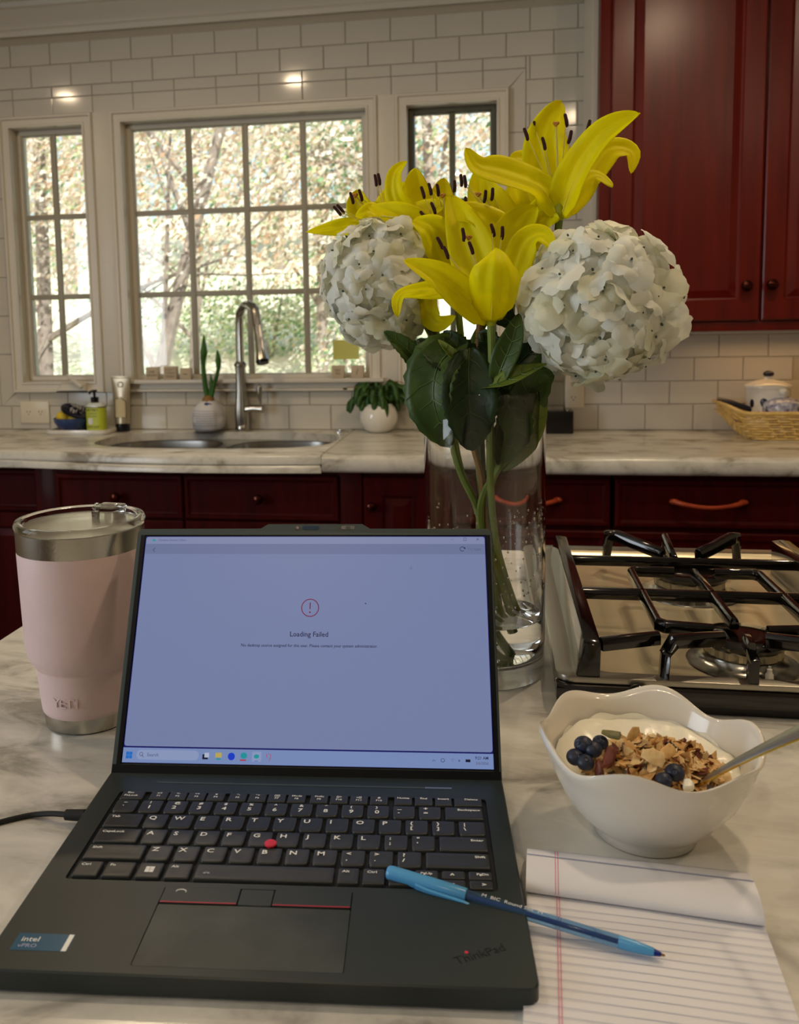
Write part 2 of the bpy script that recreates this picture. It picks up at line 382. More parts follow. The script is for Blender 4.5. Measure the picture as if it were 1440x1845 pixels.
# tiles: every tile is a part of the wall
TP, TH_ = .1543, .0779
tcache = {}
def tile_mesh(w, h):
    k = (round(w, 4), round(h, 4))
    if k not in tcache:
        a, b_, i = w / 2 - .0011, h / 2 - .0011, .0022
        g = G().add([(-a, 0, -b_), (a, 0, -b_), (a, 0, b_), (-a, 0, b_), (-a, -.0045, -b_), (a, -.0045, -b_), (a, -.0045, b_), (-a, -.0045, b_), (-a + i, -.0062, -b_ + i), (a - i, -.0062, -b_ + i), (a - i, -.0062, b_ - i), (-a + i, -.0062, b_ - i)],
                    [(0, 1, 5, 4), (1, 2, 6, 5), (2, 3, 7, 6), (3, 0, 4, 7), (4, 5, 9, 8), (5, 6, 10, 9), (6, 7, 11, 10), (7, 4, 8, 11), (8, 9, 10, 11)])
        tcache[k] = mesh_of('tile', g, M['tile'], sharp=8)
    return tcache[k]
def tile(x0, x1, z0, z1):
    if x1 - x0 < .008 or z1 - z0 < .008: return
    o = bpy.data.objects.new('tile', tile_mesh(x1 - x0, z1 - z0)); o.location = ((x0 + x1) / 2, D + .0062, (z0 + z1) / 2)
    o.rotation_euler = (R.uniform(-.003, .003), 0, R.uniform(-.003, .003)); link(o, wall)
EXC = (-1.855, .101, 1.008, 2.127)
def sub(rc, e):
    x0, x1, z0, z1 = rc; a, b_, c, d = e
    if x1 <= a or x0 >= b_ or z1 <= c or z0 >= d: return [rc]
    out = []
    if x0 < a: out.append((x0, a, z0, z1)); x0 = a
    if x1 > b_: out.append((b_, x1, z0, z1)); x1 = b_
    if z0 < c: out.append((x0, x1, z0, c))
    if z1 > d: out.append((x0, x1, d, z1))
    return out
rows = [(.92, 1.008, 0), (1.008, 1.086, 1), (1.086, 1.164, 0), (1.164, 1.241, 1)]
z = 1.241
for k in range(14): rows.append((z, z + .0771, k % 2)); z += .0771
rows = [r for r in rows if r[0] < 2.33]
n_t = 0
for z0, z1, ph in rows:
    x = .345 - TP * 16 + (TP / 2 if ph else 0)
    while x < 1.0:
        rc = (x, x + TP, z0, min(z1, 2.345)); x += TP
        if rc[1] < -2.02 or rc[0] > .96: continue
        if rc[0] > .33 and rc[2] > 1.27: continue      # behind the wall cabinet
        if rc[0] < -.05 and rc[2] < 1.0 and False: continue
        for q in sub(rc, EXC): tile(*q); n_t += 1
a, b_, c, d = EXC
def quad(pts):
    g = G(); cx_ = sum(p[0] for p in pts) / 4; cz_ = sum(p[1] for p in pts) / 4; n = 4
    sh = lambda p, k: (p[0] + (.0011 + k) * (1 if p[0] < cx_ else -1), p[1] + (.0011 + k) * (1 if p[1] < cz_ else -1))
    g.add([(p[0], D + .006, p[1]) for p in [sh(q, 0) for q in pts]] + [(p[0], D + .0012, p[1]) for p in [sh(q, 0) for q in pts]] + [(p[0], D, p[1]) for p in [sh(q, .002) for q in pts]],
          [(0, 1, 5, 4), (1, 2, 6, 5), (2, 3, 7, 6), (3, 0, 4, 7), (4, 5, 9, 8), (5, 6, 10, 9), (6, 7, 11, 10), (7, 4, 8, 11), (8, 9, 10, 11)])
    obj('tile', g, M['tile'], wall, sharp=8)
X0, X1 = OX0, OX1
xs = [X0] + [x for x in [.114 - TP * k + .0 for k in range(14, 0, -1)] if X0 + .02 < x < X1 - .02] + [X1]
for i in range(len(xs) - 1):
    l, r = xs[i], xs[i + 1]
    quad([(l, OZ1), (r, OZ1), (r if r < X1 else b_, d), (l if l > X0 else a, d)])
    l2, r2 = l + (0 if i == 0 else 0), r
    quad([(l if l > X0 else a, c), (r if r < X1 else b_, c), (r, OZ0), (l, OZ0)])
zs = [OZ0 + (OZ1 - OZ0) * k / 7 for k in range(8)]
for i in range(7):
    l, u = zs[i], zs[i + 1]
    quad([(a, l if i else c), (X0, l), (X0, u), (a, u if i < 6 else d)]); quad([(X1, l), (b_, l if i else c), (b_, u if i < 6 else d), (X1, u)])
# ---------------------------------------------------------------- windows
def rings(g, x0, x1, z0, z1, prof, mi=0):
    """mitred frame: prof is a list of (inset, y offset from the tiled face)"""
    L = []
    for ins, yo in prof:
        o = len(g.v); g.v += [Vector((x0 + ins, D + yo, z0 + ins)), Vector((x1 - ins, D + yo, z0 + ins)), Vector((x1 - ins, D + yo, z1 - ins)), Vector((x0 + ins, D + yo, z1 - ins))]; L.append(o)
    for a, b_ in zip(L[:-1], L[1:]):
        for k in range(4): g.f.append((a + k, a + (k + 1) % 4, b_ + (k + 1) % 4, b_ + k)); g.m.append(mi)
    return g
def window(n, x0, x1, cols, gx0, gx1, lab, sm='paint_backlit'):
    gz0, gz1 = 1.108, 2.012
    t = thing('window_%d' % n, lab, None, ((x0 + x1) / 2, D, OZ0), kind='structure'); 
    i0 = gx0 - x0
    rings_g = rings(G(), x0, x1, OZ0, OZ1, [(0, .006), (0, -.016), (.003, -.022), (.009, -.022), (.013, -.014), (.030, -.014), (.033, -.018), (.039, -.018), (.041, -.008), (.041, .07)])
    obj('casing', rings_g, M['paint'], t, sharp=25)
    sx0, sx1, sz0, sz1 = x0 + .041, x1 - .041, OZ0 + .041, OZ1 - .041
    g = rings(G(), sx0, sx1, sz0, sz1, [(0, .03), (.004, .026), (.016, .026), (.020, .034), (.022, .05), (.0, .05)])
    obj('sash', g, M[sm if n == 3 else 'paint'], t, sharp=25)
    a, b_, c, d = sx0 + .02, sx1 - .02, sz0 + .02, sz1 - .02
    for k in range(1, cols):
        x = a + (b_ - a) * k / cols; g = G(); g.box(x - .011, x + .011, D + .034, D + .048, c - .003, d + .003); obj('muntin', g, M[sm], t, bevel=.004)
    for k in range(1, 3):
        z = c + (d - c) * k / 3; g = G(); g.box(a - .003, b_ + .003, D + .036, D + .047, z - .010, z + .010); obj('muntin', g, M[sm], t, bevel=.004)
    for i in range(cols):
        for j in range(3):
            xa, xb = a + (b_ - a) * i / cols, a + (b_ - a) * (i + 1) / cols; za, zb = c + (d - c) * j / 3, c + (d - c) * (j + 1) / 3
            obj('pane', G().box(xa, xb, D + .041, D + .0435, za, zb), M['window_glass'], t)
    return t
w1 = window(1, -1.79, -1.428, 2, -1.70, -1.46, 'narrow six-pane window left of the big window')
w2 = window(2, -1.36, -.397, 4, -1.29, -.425, 'wide twelve-pane window above the sink')
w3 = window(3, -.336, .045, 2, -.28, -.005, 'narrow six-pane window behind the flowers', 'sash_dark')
struct('trim_2', G().box(-1.43, -1.358, D - .012, D + .06, OZ0, OZ1), M['paint'], 'flat cream post between the left and the big window', bevel=.001)
struct('trim_3', G().box(-.399, -.334, D - .012, D + .06, OZ0, OZ1), M['paint'], 'flat cream post between the big and the right window', bevel=.001)
struct('trim_4', G().box(-1.372, -.385, D - .040, D + .03, 1.092, 1.106), M['paint'], 'narrow cream sill below the big window', bevel=.003)
# the two side windows' crank handles
for cxp, nm in ((1, 'white folding crank handle under the left window'), (2, 'white folding crank handle under the right window')):
    bx_ = -1.545 if cxp == 1 else -.245
    t = thing('window_crank', nm, 'handle', (bx_, D - .02, 1.07))
    g = G(); g.add([(bx_ - .065, D - .016, 1.066), (bx_ + .055, D - .016, 1.066), (bx_ + .045, D - .016, 1.098), (bx_ - .048, D - .016, 1.098), (bx_ - .06, D - .036, 1.068), (bx_ + .05, D - .036, 1.068), (bx_ + .04, D - .030, 1.092), (bx_ - .043, D - .030, 1.092)],
                  [(0, 3, 2, 1), (4, 5, 6, 7), (0, 1, 5, 4), (1, 2, 6, 5), (2, 3, 7, 6), (3, 0, 4, 7)]); obj('cover', g, M['paint'], t, bevel=.002)
    obj('shadow_lip', G().box(bx_ - .064, bx_ + .054, D - .036, D - .016, 1.062, 1.066), M['slot'], t)
    g = G(); g.tube([(bx_ - .02, D - .03, 1.125), (bx_ + .0, D - .045, 1.115), (bx_ + .04, D - .055, 1.088)], [.006, .007, .008], 8, sub=3, flat=(0, 0, 1)); obj('lever', g, M['paint'], t)
    g = G(); g.ball((bx_ + .043, D - .055, 1.086), .010, 10, 6); obj('knob', g, M['paint'], t)
# unseen window added in the left wall (behind the photographer), assumed from cool daylight
t = thing('window_4', 'assumed tall window in the left wall behind the photographer', None, (XL, -.3, .8), kind='structure')
g = G(); [g.box(XL - .02, XL + .02, y, y + .06, .78, 2.12) for y in (-1.14, .48)]; [g.box(XL - .02, XL + .02, -1.1, .5, z, z + .06) for z in (.76, 2.08)]; obj('casing', g, M['paint'], t, bevel=.003)
for y in (-.7, -.3, .1): obj('muntin', G().box(XL - .06, XL - .045, y - .012, y + .012, .82, 2.08), M['paint'], t)
# ceiling lamps, out of view, assumed from the warm reflections in the tiles
for x, y in CANS:
    i = CANS.index((x, y))
    t = thing('assumed_ceiling_light', ['assumed recessed ceiling lamp above the left end of the sink', 'assumed recessed ceiling lamp above the middle of the far worktop', 'assumed recessed ceiling lamp in front of the wall cabinet', 'assumed recessed ceiling lamp above the pink tumbler', 'assumed recessed ceiling lamp above the cooktop', 'assumed recessed ceiling lamp behind the photographer', 'assumed recessed ceiling lamp farthest to the right'][i], 'ceiling light', (x, y, 2.44), group='assumed recessed ceiling lamps')
    obj('trim_ring', G().lathe([(.062, 2.44), (.085, 2.44), (.085, 2.432), (.075, 2.429), (.062, 2.432)], (x, y, 0), 24, close=True), M['paint'], t)
# ---------------------------------------------------------------- outlets
def outlet(x, z, lab, wide=1):
    t = thing('wall_outlet', lab, 'outlet', (x, D, z))
    w_, h_ = (.058, .041) if wide else (.036, .058)
    obj('cover_plate', G().box(x - w_, x + w_, D - .006, D, z - h_, z + h_), M['outlet'], t, bevel=.0025)
    for s in (-1, 1):
        dx, dz = (s * .024, 0) if wide else (0, s * .024)
        f = obj('socket', G().prism([(q[0], q[1]) for q in rrect(-.017, .017, -.014, .014, .008)], 0, .0015).xf(Matrix.Translation((x + dx, D - .006, z + dz)) @ Matrix.Rotation(math.radians(90), 4, 'X')), M['outlet'], t)
        g = G()
        for q in (-1, 1): g.box(x + dx - .0012 + q * .006, x + dx + .0012 + q * .006, D - .0080, D - .0072, z + dz - .001, z + dz + .006)
        g.box(x + dx - .002, x + dx + .002, D - .0080, D - .0072, z + dz - .009, z + dz - .005); obj('slots', g, M['slot'], f)
outlet(-1.717, .985, 'cream double outlet turned sideways at the left end of the backsplash')
outlet(.262, 1.055, 'cream upright double outlet on the tiles behind the vase', 0)
# ---------------------------------------------------------------- far worktop, sink, base cabinets
xfr = [(-2.3, 2.50), (-1.60, 2.502), (-1.45, 2.495), (-1.30, 2.472), (-1.12, 2.444), (-.96, 2.431), (-.80, 2.430), (-.65, 2.436), (-.497, 2.444)]
def sup(cx_, cy_, a, b_, n=28, e=2.6):
    return [(cx_ + a * math.copysign(abs(math.cos(t)) ** (2 / e), math.cos(t)), cy_ + b_ * math.copysign(abs(math.sin(t)) ** (2 / e), math.sin(t))) for t in [2 * math.pi * k / n for k in range(n)]]
t = thing('far_countertop', 'marble worktop with bowed front edge along the window wall', 'countertop', (-.5, 2.75, ZC - .05))
hole = sup(-.915, 2.775, .405, .205, 48, 3.0)
outl = xfr + [(-.497, D + .005), (-2.3, D + .005)]
def slab(outline, z0, z1, holes=(), ins=.006):
    return G().prism(outline, z0, z1, 0, holes, ins)
obj('bowed_slab', slab(outl, .893, ZC, [hole]), M['marble_far'], t, sharp=50)
lo = [(x, y - .004) for x, y in xfr] + [(-.497, 2.54), (-2.3, 2.54)]
obj('lower_edge', slab(lo, .868, .8905, ins=.007), M['marble_far'], t, sharp=50)
o2 = [(-.4945, 2.438), (1.7, 2.438), (1.7, D + .005), (-.4945, D + .005)]
g = G(); pr = [(2.452, .868), (2.442, .872), (2.437, .880), (2.437, .908), (2.441, .915), (2.448, .9195), (2.46, ZC), (D + .005, ZC), (D + .005, .868)]
g.add([(x, p[0], p[1]) for x in (-.4945, 1.7) for p in pr], [tuple(range(8, -1, -1)), tuple(range(9, 18))] + [(i, (i + 1) % 9, 9 + (i + 1) % 9, 9 + i) for i in range(9)])
obj('straight_slab', g, M['marble_far'], t, sharp=50)
t = thing('sink', 'undermount stainless steel sink with two rounded bowls', 'sink', (-.915, 2.775, .70))
b1, b2 = sup(-1.115, 2.77, .196, .195, 40, 3.2), sup(-.7, 2.765, .186, .190, 40, 3.2)
obj('rim', G().prism(sup(-.915, 2.775, .43, .228, 48, 3.2), .886, .8925, 0, [b1, b2]), M['sink_steel'], t, sharp=50)
for bb, cxx in ((b1, -1.115), (b2, -.7)):
    cyy = 2.768; g = G(); L = []
    for sc, zz in ((1, .889), (.985, .86), (.96, .76), (.93, .725), (.80, .708), (.3, .70), (.12, .698)):
        o = len(g.v); g.v += [Vector((cxx + (p[0] - cxx) * sc, cyy + (p[1] - cyy) * sc, zz)) for p in bb]; L.append(o)
    n = len(bb)
    for a_, c_ in zip(L[:-1], L[1:]):
        for k in range(n): g.f.append((a_ + k, a_ + (k + 1) % n, c_ + (k + 1) % n, c_ + k)); g.m.append(0)
    g.f.append(tuple(L[-1] + k for k in range(n))); g.m.append(0)
    bo = obj('bowl', g, M['sink_steel'], t, sharp=80)
    obj('drain', G().lathe([(.045, 0), (.045, .003), (.035, .004), (.03, .001)], (cxx, cyy, .6985), 20), M['chrome'], bo)
YF = 2.475
def raised(g, x0, x1, z0, z1, yf, fr=.05, mi=0):
    """slab door or drawer front with frame, sloping groove and raised centre panel"""
    g.box(x0, x1, yf, yf + .019, z0, z1, mi)
def panel_front(name, parent, x0, x1, z0, z1, yf, m, fr=.05, raisedp=True):
    g = G(); L = []
    pf = [(0, .019), (0, .003), (.004, 0), (fr, 0), (fr + .003, .004), (fr + .008, .006)] + ([(fr + .030, -.001), (fr + .034, -.001)] if raisedp else [])
    for ins, yo in pf:
        o = len(g.v); g.v += [Vector((x0 + ins, yf + yo, z0 + ins)), Vector((x1 - ins, yf + yo, z0 + ins)), Vector((x1 - ins, yf + yo, z1 - ins)), Vector((x0 + ins, yf + yo, z1 - ins))]; L.append(o)
    for a_, c_ in zip(L[:-1], L[1:]):
        for k in range(4): g.f.append((a_ + k, a_ + (k + 1) % 4, c_ + (k + 1) % 4, c_ + k)); g.m.append(0)
    g.f.append(tuple(L[-1] + k for k in range(4))); g.m.append(0); g.f.append(tuple(L[0] + k for k in (3, 2, 1, 0))); g.m.append(0)
    return obj(name, g, m, parent, sharp=15)
def knob(parent, x, z, yf, r=.015, m='bronze'):
    g = G(); g.lathe([(.006, 0), (.005, .010), (.007, .014), (r, .019), (r * 1.02, .024), (r * .8, .030), (r * .3, .033)], (0, 0, 0), 18)
    g.xf(Matrix.Translation((x, yf, z)) @ Matrix.Rotation(math.radians(90), 4, 'X')); return obj('knob', g, M[m], parent)
def pull(parent, x0, x1, z, yf):
    n = 12; pts = []; rad = []
    for k in range(n + 1):
        u = k / n; pts.append((x0 + (x1 - x0) * u, yf - .004 - .028 * math.sin(math.pi * u) ** .55, z - .010 * math.sin(math.pi * u))); rad.append(.0075 - .0022 * math.sin(math.pi * u))
    g = G().tube(pts, rad, 10)
    for x in (x0, x1): g.ball((x, yf - .004, z), .0105, 10, 6, sc=(1.3, .8, .8))
    return obj('handle', g, M['handle_wood'], parent)
def base_cab(lab, x0, x1, y0, splits, pulls, doors=1, z_dr=.715):
    t = thing('base_cabinet', lab, 'cabinet', ((x0 + x1) / 2, y0 + .2, .1), group='cherry base cabinets')
    obj('carcass', G().box(x0, x1, y0 + .02, D - .02, .10, .866), M['cherry_dark'], t)
    obj('toe_kick', G().box(x0, x1, y0 + .08, y0 + .10, 0, .10), M['cherry_dark'], t)
    xs_ = [x0] + splits + [x1]
    for i in range(len(xs_) - 1):
        a_, c_ = xs_[i] + .003, xs_[i + 1] - .003
        f = panel_front('drawer', t, a_, c_, z_dr + .003, .852, y0, M['cherry_dark'], .012, False)
        if pulls[i] == 'k': knob(f, (a_ + c_) / 2, .785, y0)
        elif pulls[i]: pull(f, pulls[i][0], pulls[i][1], .793, y0)
        if doors:
            f = panel_front('door', t, a_, c_, .11, z_dr - .003, y0, M['cherry_dark'], .045); knob(f, a_ + .03 if i % 2 else c_ - .03, z_dr - .09, y0)
        else:
            f = panel_front('drawer', t, a_, c_, .42, z_dr - .010, y0, M['cherry_dark'], .020, False); pull(f, (a_ + c_) / 2 - .065, (a_ + c_) / 2 + .065, .60, y0)
            f = panel_front('drawer', t, a_, c_, .11, .412, y0, M['cherry_dark'], .020, False); pull(f, (a_ + c_) / 2 - .065, (a_ + c_) / 2 + .065, .30, y0)
    return t
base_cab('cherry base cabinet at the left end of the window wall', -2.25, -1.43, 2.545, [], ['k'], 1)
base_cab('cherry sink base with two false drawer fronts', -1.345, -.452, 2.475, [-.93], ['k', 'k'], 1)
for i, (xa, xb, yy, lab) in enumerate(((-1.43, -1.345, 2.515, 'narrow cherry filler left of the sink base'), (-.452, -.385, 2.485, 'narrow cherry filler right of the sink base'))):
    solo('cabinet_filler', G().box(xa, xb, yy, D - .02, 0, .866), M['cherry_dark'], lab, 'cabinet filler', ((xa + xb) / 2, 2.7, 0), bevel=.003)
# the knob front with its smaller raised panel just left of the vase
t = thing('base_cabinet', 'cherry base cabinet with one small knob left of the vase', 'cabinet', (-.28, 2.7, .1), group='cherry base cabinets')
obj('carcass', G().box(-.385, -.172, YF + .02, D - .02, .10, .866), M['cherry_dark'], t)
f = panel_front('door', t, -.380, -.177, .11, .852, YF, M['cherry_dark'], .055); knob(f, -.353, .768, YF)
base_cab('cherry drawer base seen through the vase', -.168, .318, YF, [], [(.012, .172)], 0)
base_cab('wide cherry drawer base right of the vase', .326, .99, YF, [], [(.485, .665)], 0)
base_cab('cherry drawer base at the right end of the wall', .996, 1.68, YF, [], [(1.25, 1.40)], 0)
# ---------------------------------------------------------------- wall cabinet
YU = D - .33
t = thing('wall_cabinet', 'tall cherry wall cabinet with two raised-panel doors', 'cabinet', (.74, 2.9, 1.254))
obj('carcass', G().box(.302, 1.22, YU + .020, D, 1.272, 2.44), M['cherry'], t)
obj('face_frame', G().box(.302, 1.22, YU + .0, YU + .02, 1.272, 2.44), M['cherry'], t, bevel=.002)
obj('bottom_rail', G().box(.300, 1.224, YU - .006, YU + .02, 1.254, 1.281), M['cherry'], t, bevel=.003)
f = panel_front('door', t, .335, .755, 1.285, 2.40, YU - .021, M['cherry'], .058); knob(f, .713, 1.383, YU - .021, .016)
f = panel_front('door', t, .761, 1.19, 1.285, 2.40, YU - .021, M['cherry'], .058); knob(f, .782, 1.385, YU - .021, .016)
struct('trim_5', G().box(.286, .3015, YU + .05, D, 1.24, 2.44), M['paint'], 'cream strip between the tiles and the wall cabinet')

t = thing('assumed_cabinet_light', 'assumed slim warm lamp strip under the wall cabinet', 'lamp', (.95, 2.93, 1.245))  # added lamp strip, assumed from the amber light on the tiles below
obj('housing', G().box(.62, 1.20, 2.90, 2.96, 1.243, 1.2535), M['paint'], t, bevel=.002)
area('assumed_cabinet_glow', (.92, 2.93, 1.241), (math.radians(-12), 0, 0), .52, .03, .55, (1.0, .56, .20))  # light of the assumed lamp strip
# ---------------------------------------------------------------- island and cooktop
t = thing('island_countertop', 'pale grey veined marble island worktop under the laptop', 'countertop', (.3, .8, ZC - .04))
CX0, CX1, CY0, CY1 = .062, .822, .836, 1.335
g = G(); g.prism([(-.597, -.1), (1.6, -.1), (1.6, 1.43), (-.597, 1.43)], ZC - .04, ZC, 0, [[(CX0 + .01, CY0 + .01), (CX1 - .01, CY0 + .01), (CX1 - .01, CY1 - .01), (CX0 + .01, CY1 - .01)]], .004)
obj('slab', g, M['marble_island'], t, sharp=50)
t = thing('island_cabinet', 'dark cherry cabinet block carrying the island worktop', 'cabinet', (.5, .9, 0))
obj('carcass', G().box(-.565, 1.55, .25, 1.40, .1, ZC - .0405), M['cherry_dark'], t)
obj('toe_kick', G().box(-.51, 1.5, .32, 1.33, 0, .1), M['cherry_dark'], t)
for k in range(3):
    panel_front('end_panel', t, -.54 + .66 * k, -.54 + .66 * k + .62, .13, ZC - .06, 1.402, M['cherry_dark'], .05).rotation_euler = (0, 0, 0)
t = thing('gas_cooktop', 'stainless steel gas cooktop with black front panel set into the island', 'cooktop', (.44, 1.08, ZC))
ZT = .9525
g = G(); rr = rrect(CX0 - .004, CX1 + .004, CY0 - .004, CY1 + .004, .018, 5)
inn = rrect(CX0 + .030, CX1 - .030, CY0 + .012, CY1 - .018, .02, 5)
g.prism(rr, ZT - .006, ZT, 0, [inn]); obj('rim', g, M['steel_satin'], t, bevel=.0025, sharp=50)
g = G(); L = []
for sh, zz in ((0, ZT - .001), (.004, ZT - .008), (.010, ZT - .011)):
    o = len(g.v); q = rrect(CX0 + .030 + sh, CX1 - .030 - sh, CY0 + .012 + sh, CY1 - .018 - sh, .02, 5); g.v += [Vector((*p, zz)) for p in q]; L.append(o)
n = len(q)
for a_, c_ in zip(L[:-1], L[1:]):
    for k in range(n): g.f.append((a_ + k, a_ + (k + 1) % n, c_ + (k + 1) % n, c_ + k)); g.m.append(0)
g.f.append(tuple(L[-1] + k for k in range(n))); g.m.append(0)
obj('spill_tray', g, M['tray_steel_lit'], t, sharp=60)
obj('left_side_skirt', G().box(CX0 - .002, CX0 + .02, CY0 + .01, CY1 + .002, ZC + .0005, ZT - .006), M['steel_satin'], t, bevel=.002)
obj('front_panel', G().box(CX0 - .005, CX1 + .005, CY0 - .008, CY0 + .012, ZC + .009, ZT - .0065), M['black_enamel'], t, bevel=.004)
obj('lower_skirt', G().box(CX0 - .003, CX1 + .003, CY0 - .002, CY0 + .016, ZC + .0005, ZC + .0085), M['black_plastic'], t, bevel=.001)
g = G().ball((.133, CY0 - .010, .944), .0085, 16, 8, sc=(1, 1, .75)); obj('button', g, M['black_enamel'], t)
def burner(x, y, r, lab=None):
    b = obj('burner', G().lathe([(r * 1.42, 0), (r * 1.40, .002), (r * 1.15, .0035), (r * 1.02, .008), (r * .98, .012), (r * .6, .012)], (x, y, ZT - .0115), 36), M['steel'], t, sharp=50)
    g = G(); seg = 72
    def wob(rr_, zz, a): return (rr_ * (1.0 if int(a / (2 * math.pi) * seg) % 3 else .965) if .001 < zz < .010 and rr_ > r * .9 else rr_, zz)
    g.lathe([(r * .93, 0), (r * .98, .0015), (r * .98, .009), (r * .93, .011)], (x, y, ZT + .0005), seg, wob=wob); obj('flame_ring', g, M['steel_satin'], b, sharp=25)
    obj('burner_cap', G().lathe([(r * .9, 0), (r * 1.06, .001), (r * 1.08, .004), (r * 1.0, .0065), (r * .5, .008), (r * .01, .0082)], (x, y, ZT + .0118), 40), M['iron'], b, sharp=50)
    g = G().lathe([(.0040, 0), (.0040, .006), (.0026, .008), (.0026, .011), (.0014, .012), (.0014, .014)], (x + .012, y - r * 1.22, ZT - .009), 10); obj('igniter', g, M['ceramic_plain'], b, sharp=40)
for bx_, by_, br in ((.2464, 1.150, .044), (.250, .915, .039), (.442, 1.07, .050), (.64, .93, .044), (.64, 1.15, .039)): burner(bx_, by_, br)
ZG = .983
def bar(g, pts, w=.0048, h=.0060):
    """enamelled square bar with rounded top"""
    P_ = [Vector(p) for p in pts]; n = len(P_); o = len(g.v); sec = [(-1, -1.1), (1, -1.1), (1, .35), (.55, 1), (-.55, 1), (-1, .35)]
    for i in range(n):
        a_ = (P_[i] - P_[i - 1]).normalized() if i else None; b__ = (P_[i + 1] - P_[i]).normalized() if i < n - 1 else None
        tt = ((a_ or b__) + (b__ or a_)).normalized(); sd = Vector((tt.y, -tt.x, 0))
        sd = sd.normalized() if sd.length > 1e-4 else Vector((1, 0, 0))
        up = Vector((0, 0, 1)) if abs(tt.z) < .9 else Vector((0, 1, 0)); up = sd.cross(tt).normalized() if abs(tt.z) < .9 else up
        if up.z < 0: up = -up
        for u, v in sec: g.v.append(P_[i] + sd * (u * w) + up * (v * h))
    for i in range(n - 1):
        for k in range(6): g.f.append((o + i * 6 + k, o + i * 6 + (k + 1) % 6, o + i * 6 + 6 + (k + 1) % 6, o + i * 6 + 6 + k)); g.m.append(0)
    g.f.append(tuple(o + k for k in range(5, -1, -1))); g.m.append(0); g.f.append(tuple(o + (n - 1) * 6 + k for k in range(6))); g.m.append(0)
def grate(dx, w_, lab):
    t = thing('burner_grate', lab, 'grate', (.24 + dx, 1.0, ZT - .01), group='black cast iron grates')
    X = lambda x: x + dx
    ya, yb = .812, 1.215
    # heavy side bars with sloping outer faces
    for s, xi in ((1, .090), (-1, w_ - .030)):
        g = G(); e = [(-.015 * s, .942), (.009 * s, .942), (.010 * s, ZG + .004), (-.006 * s, ZG + .006)]
        g.add([(X(xi + p[0]), y, p[1]) for y in (ya + .030, yb + .04) for p in e] + [(X(xi + p[0] * 1.0), ya + .022, .942 + (p[1] - .942) * .92) for p in e], [(8, 9, 10, 11), (4, 5, 6, 7), (0, 1, 9, 8), (1, 2, 10, 9), (2, 3, 11, 10), (3, 0, 8, 11), (0, 1, 5, 4), (1, 2, 6, 5), (2, 3, 7, 6), (3, 0, 4, 7)])
        obj('side_bar', g, M['iron'], t, bevel=.0022)
    c_ = .2405; l_, r_ = .165, .316
    g = G(); bar(g, [(X(.098), 1.005, ZG), (X(w_ - .035), 1.005, ZG)], .0046); obj('cross_bar', g, M['iron'], t, bevel=.001)
    g = G(); bar(g, [(X(.098), 1.160, ZG - .004), (X(w_ - .035), 1.160, ZG - .004)], .0046); obj('cross_bar', g, M['iron'], t, bevel=.001)
    g = G(); bar(g, [(X(.098), ya + .03, .946), (X(w_ - .035), ya + .03, .946)], .0045, .004); obj('cross_bar', g, M['iron'], t, bevel=.001)
    for s, xx in ((1, l_), (-1, r_)):
        g = G(); bar(g, [(X(xx + s * .052), 1.098, ZG), (X(xx + s * .006), 1.100, ZG), (X(xx), 1.092, ZG), (X(xx), .906, ZG), (X(xx + s * .006), .899, ZG), (X(xx + s * .050), .892, ZG)]); obj('bent_finger', g, M['iron'], t, bevel=.001)
        g = G(); bar(g, [(X(c_ + -s * .082 + .0), ya + .032, .945), (X(c_ - s * .080), ya + .034, ZG - .008), (X(c_ - s * .072), ya + .040, ZG + .002), (X(c_ - s * .020), .876, ZG - .002)], .0054, .0068); obj('front_finger', g, M['iron'], t, bevel=.0012)
        g = G(); bar(g, [(X(c_ - s * .088), 1.245, .950), (X(c_ - s * .085), 1.238, ZG + .012), (X(c_ - s * .075), 1.225, ZG + .014), (X(c_ - s * .022), 1.178, ZG + .002)], .0058, .0072); obj('rear_finger', g, M['iron'], t, bevel=.0012)
        g = G(); bar(g, [(X(.100 if s > 0 else w_ - .038), .842, ZG), (X((.158 if s > 0 else w_ - .095)), .866, ZG)]); obj('side_finger', g, M['iron'], t, bevel=.001)
    g = G(); bar(g, [(X(c_), 1.096, ZG), (X(c_), .914, ZG)]); obj('centre_finger', g, M['iron'], t, bevel=.001)
    g = G(); bar(g, [(X(c_ - .002), ya + .028, .945), (X(c_ - .002), ya + .029, ZG - .008), (X(c_ - .002), ya + .034, ZG + .001), (X(c_ + .0), .868, ZG)]); obj('front_finger', g, M['iron'], t, bevel=.001)
    g = G(); bar(g, [(X(c_ - .01), 1.236, .950), (X(c_ - .01), 1.230, ZG + .012), (X(c_ - .01), 1.165, ZG - .002)]); obj('rear_finger', g, M['iron'], t, bevel=.001)
grate(0, .415, 'black cast iron grate over the two left burners')
grate(.30, .415, 'black cast iron grate over the right burners, mostly out of frame')
# ---------------------------------------------------------------- laptop (local millimetres, key Q's lower left corner at 0,0)
LAPO = Vector((-.25310, .56301, ZC)); PSI = .08664
lap = thing('laptop', 'open black laptop showing a Loading Failed screen', 'laptop', LAPO, PSI)
def mm(g, dz=16.0): g.v = [Vector((v.x / 1000, v.y / 1000, (v.z + dz) / 1000)) for v in g.v]; return g
def lobj(name, g, m, parent=lap, bevel=0, **k): return obj(name, mm(g), m, parent, bevel, world=False, **k)
DZ = -1.2                                              # deck height
g = G(); bo = rrect(-50.3, 265.6, -141.5, 84, 7, 5)
kb = rrect(-32.5, 250.6, -59.6, 48.6, 3, 3); tp = rrect(36.6, 158.4, -134.6, -64.5, 1.5, 2)
g.prism(bo, -13.2, DZ, 0, [kb, tp], 1.0); lobj('base', g, M['laptop_black'], sharp=40)
lobj('keyboard_well', G().prism(kb, DZ - 2.6, DZ - 2.0), M['recess'])
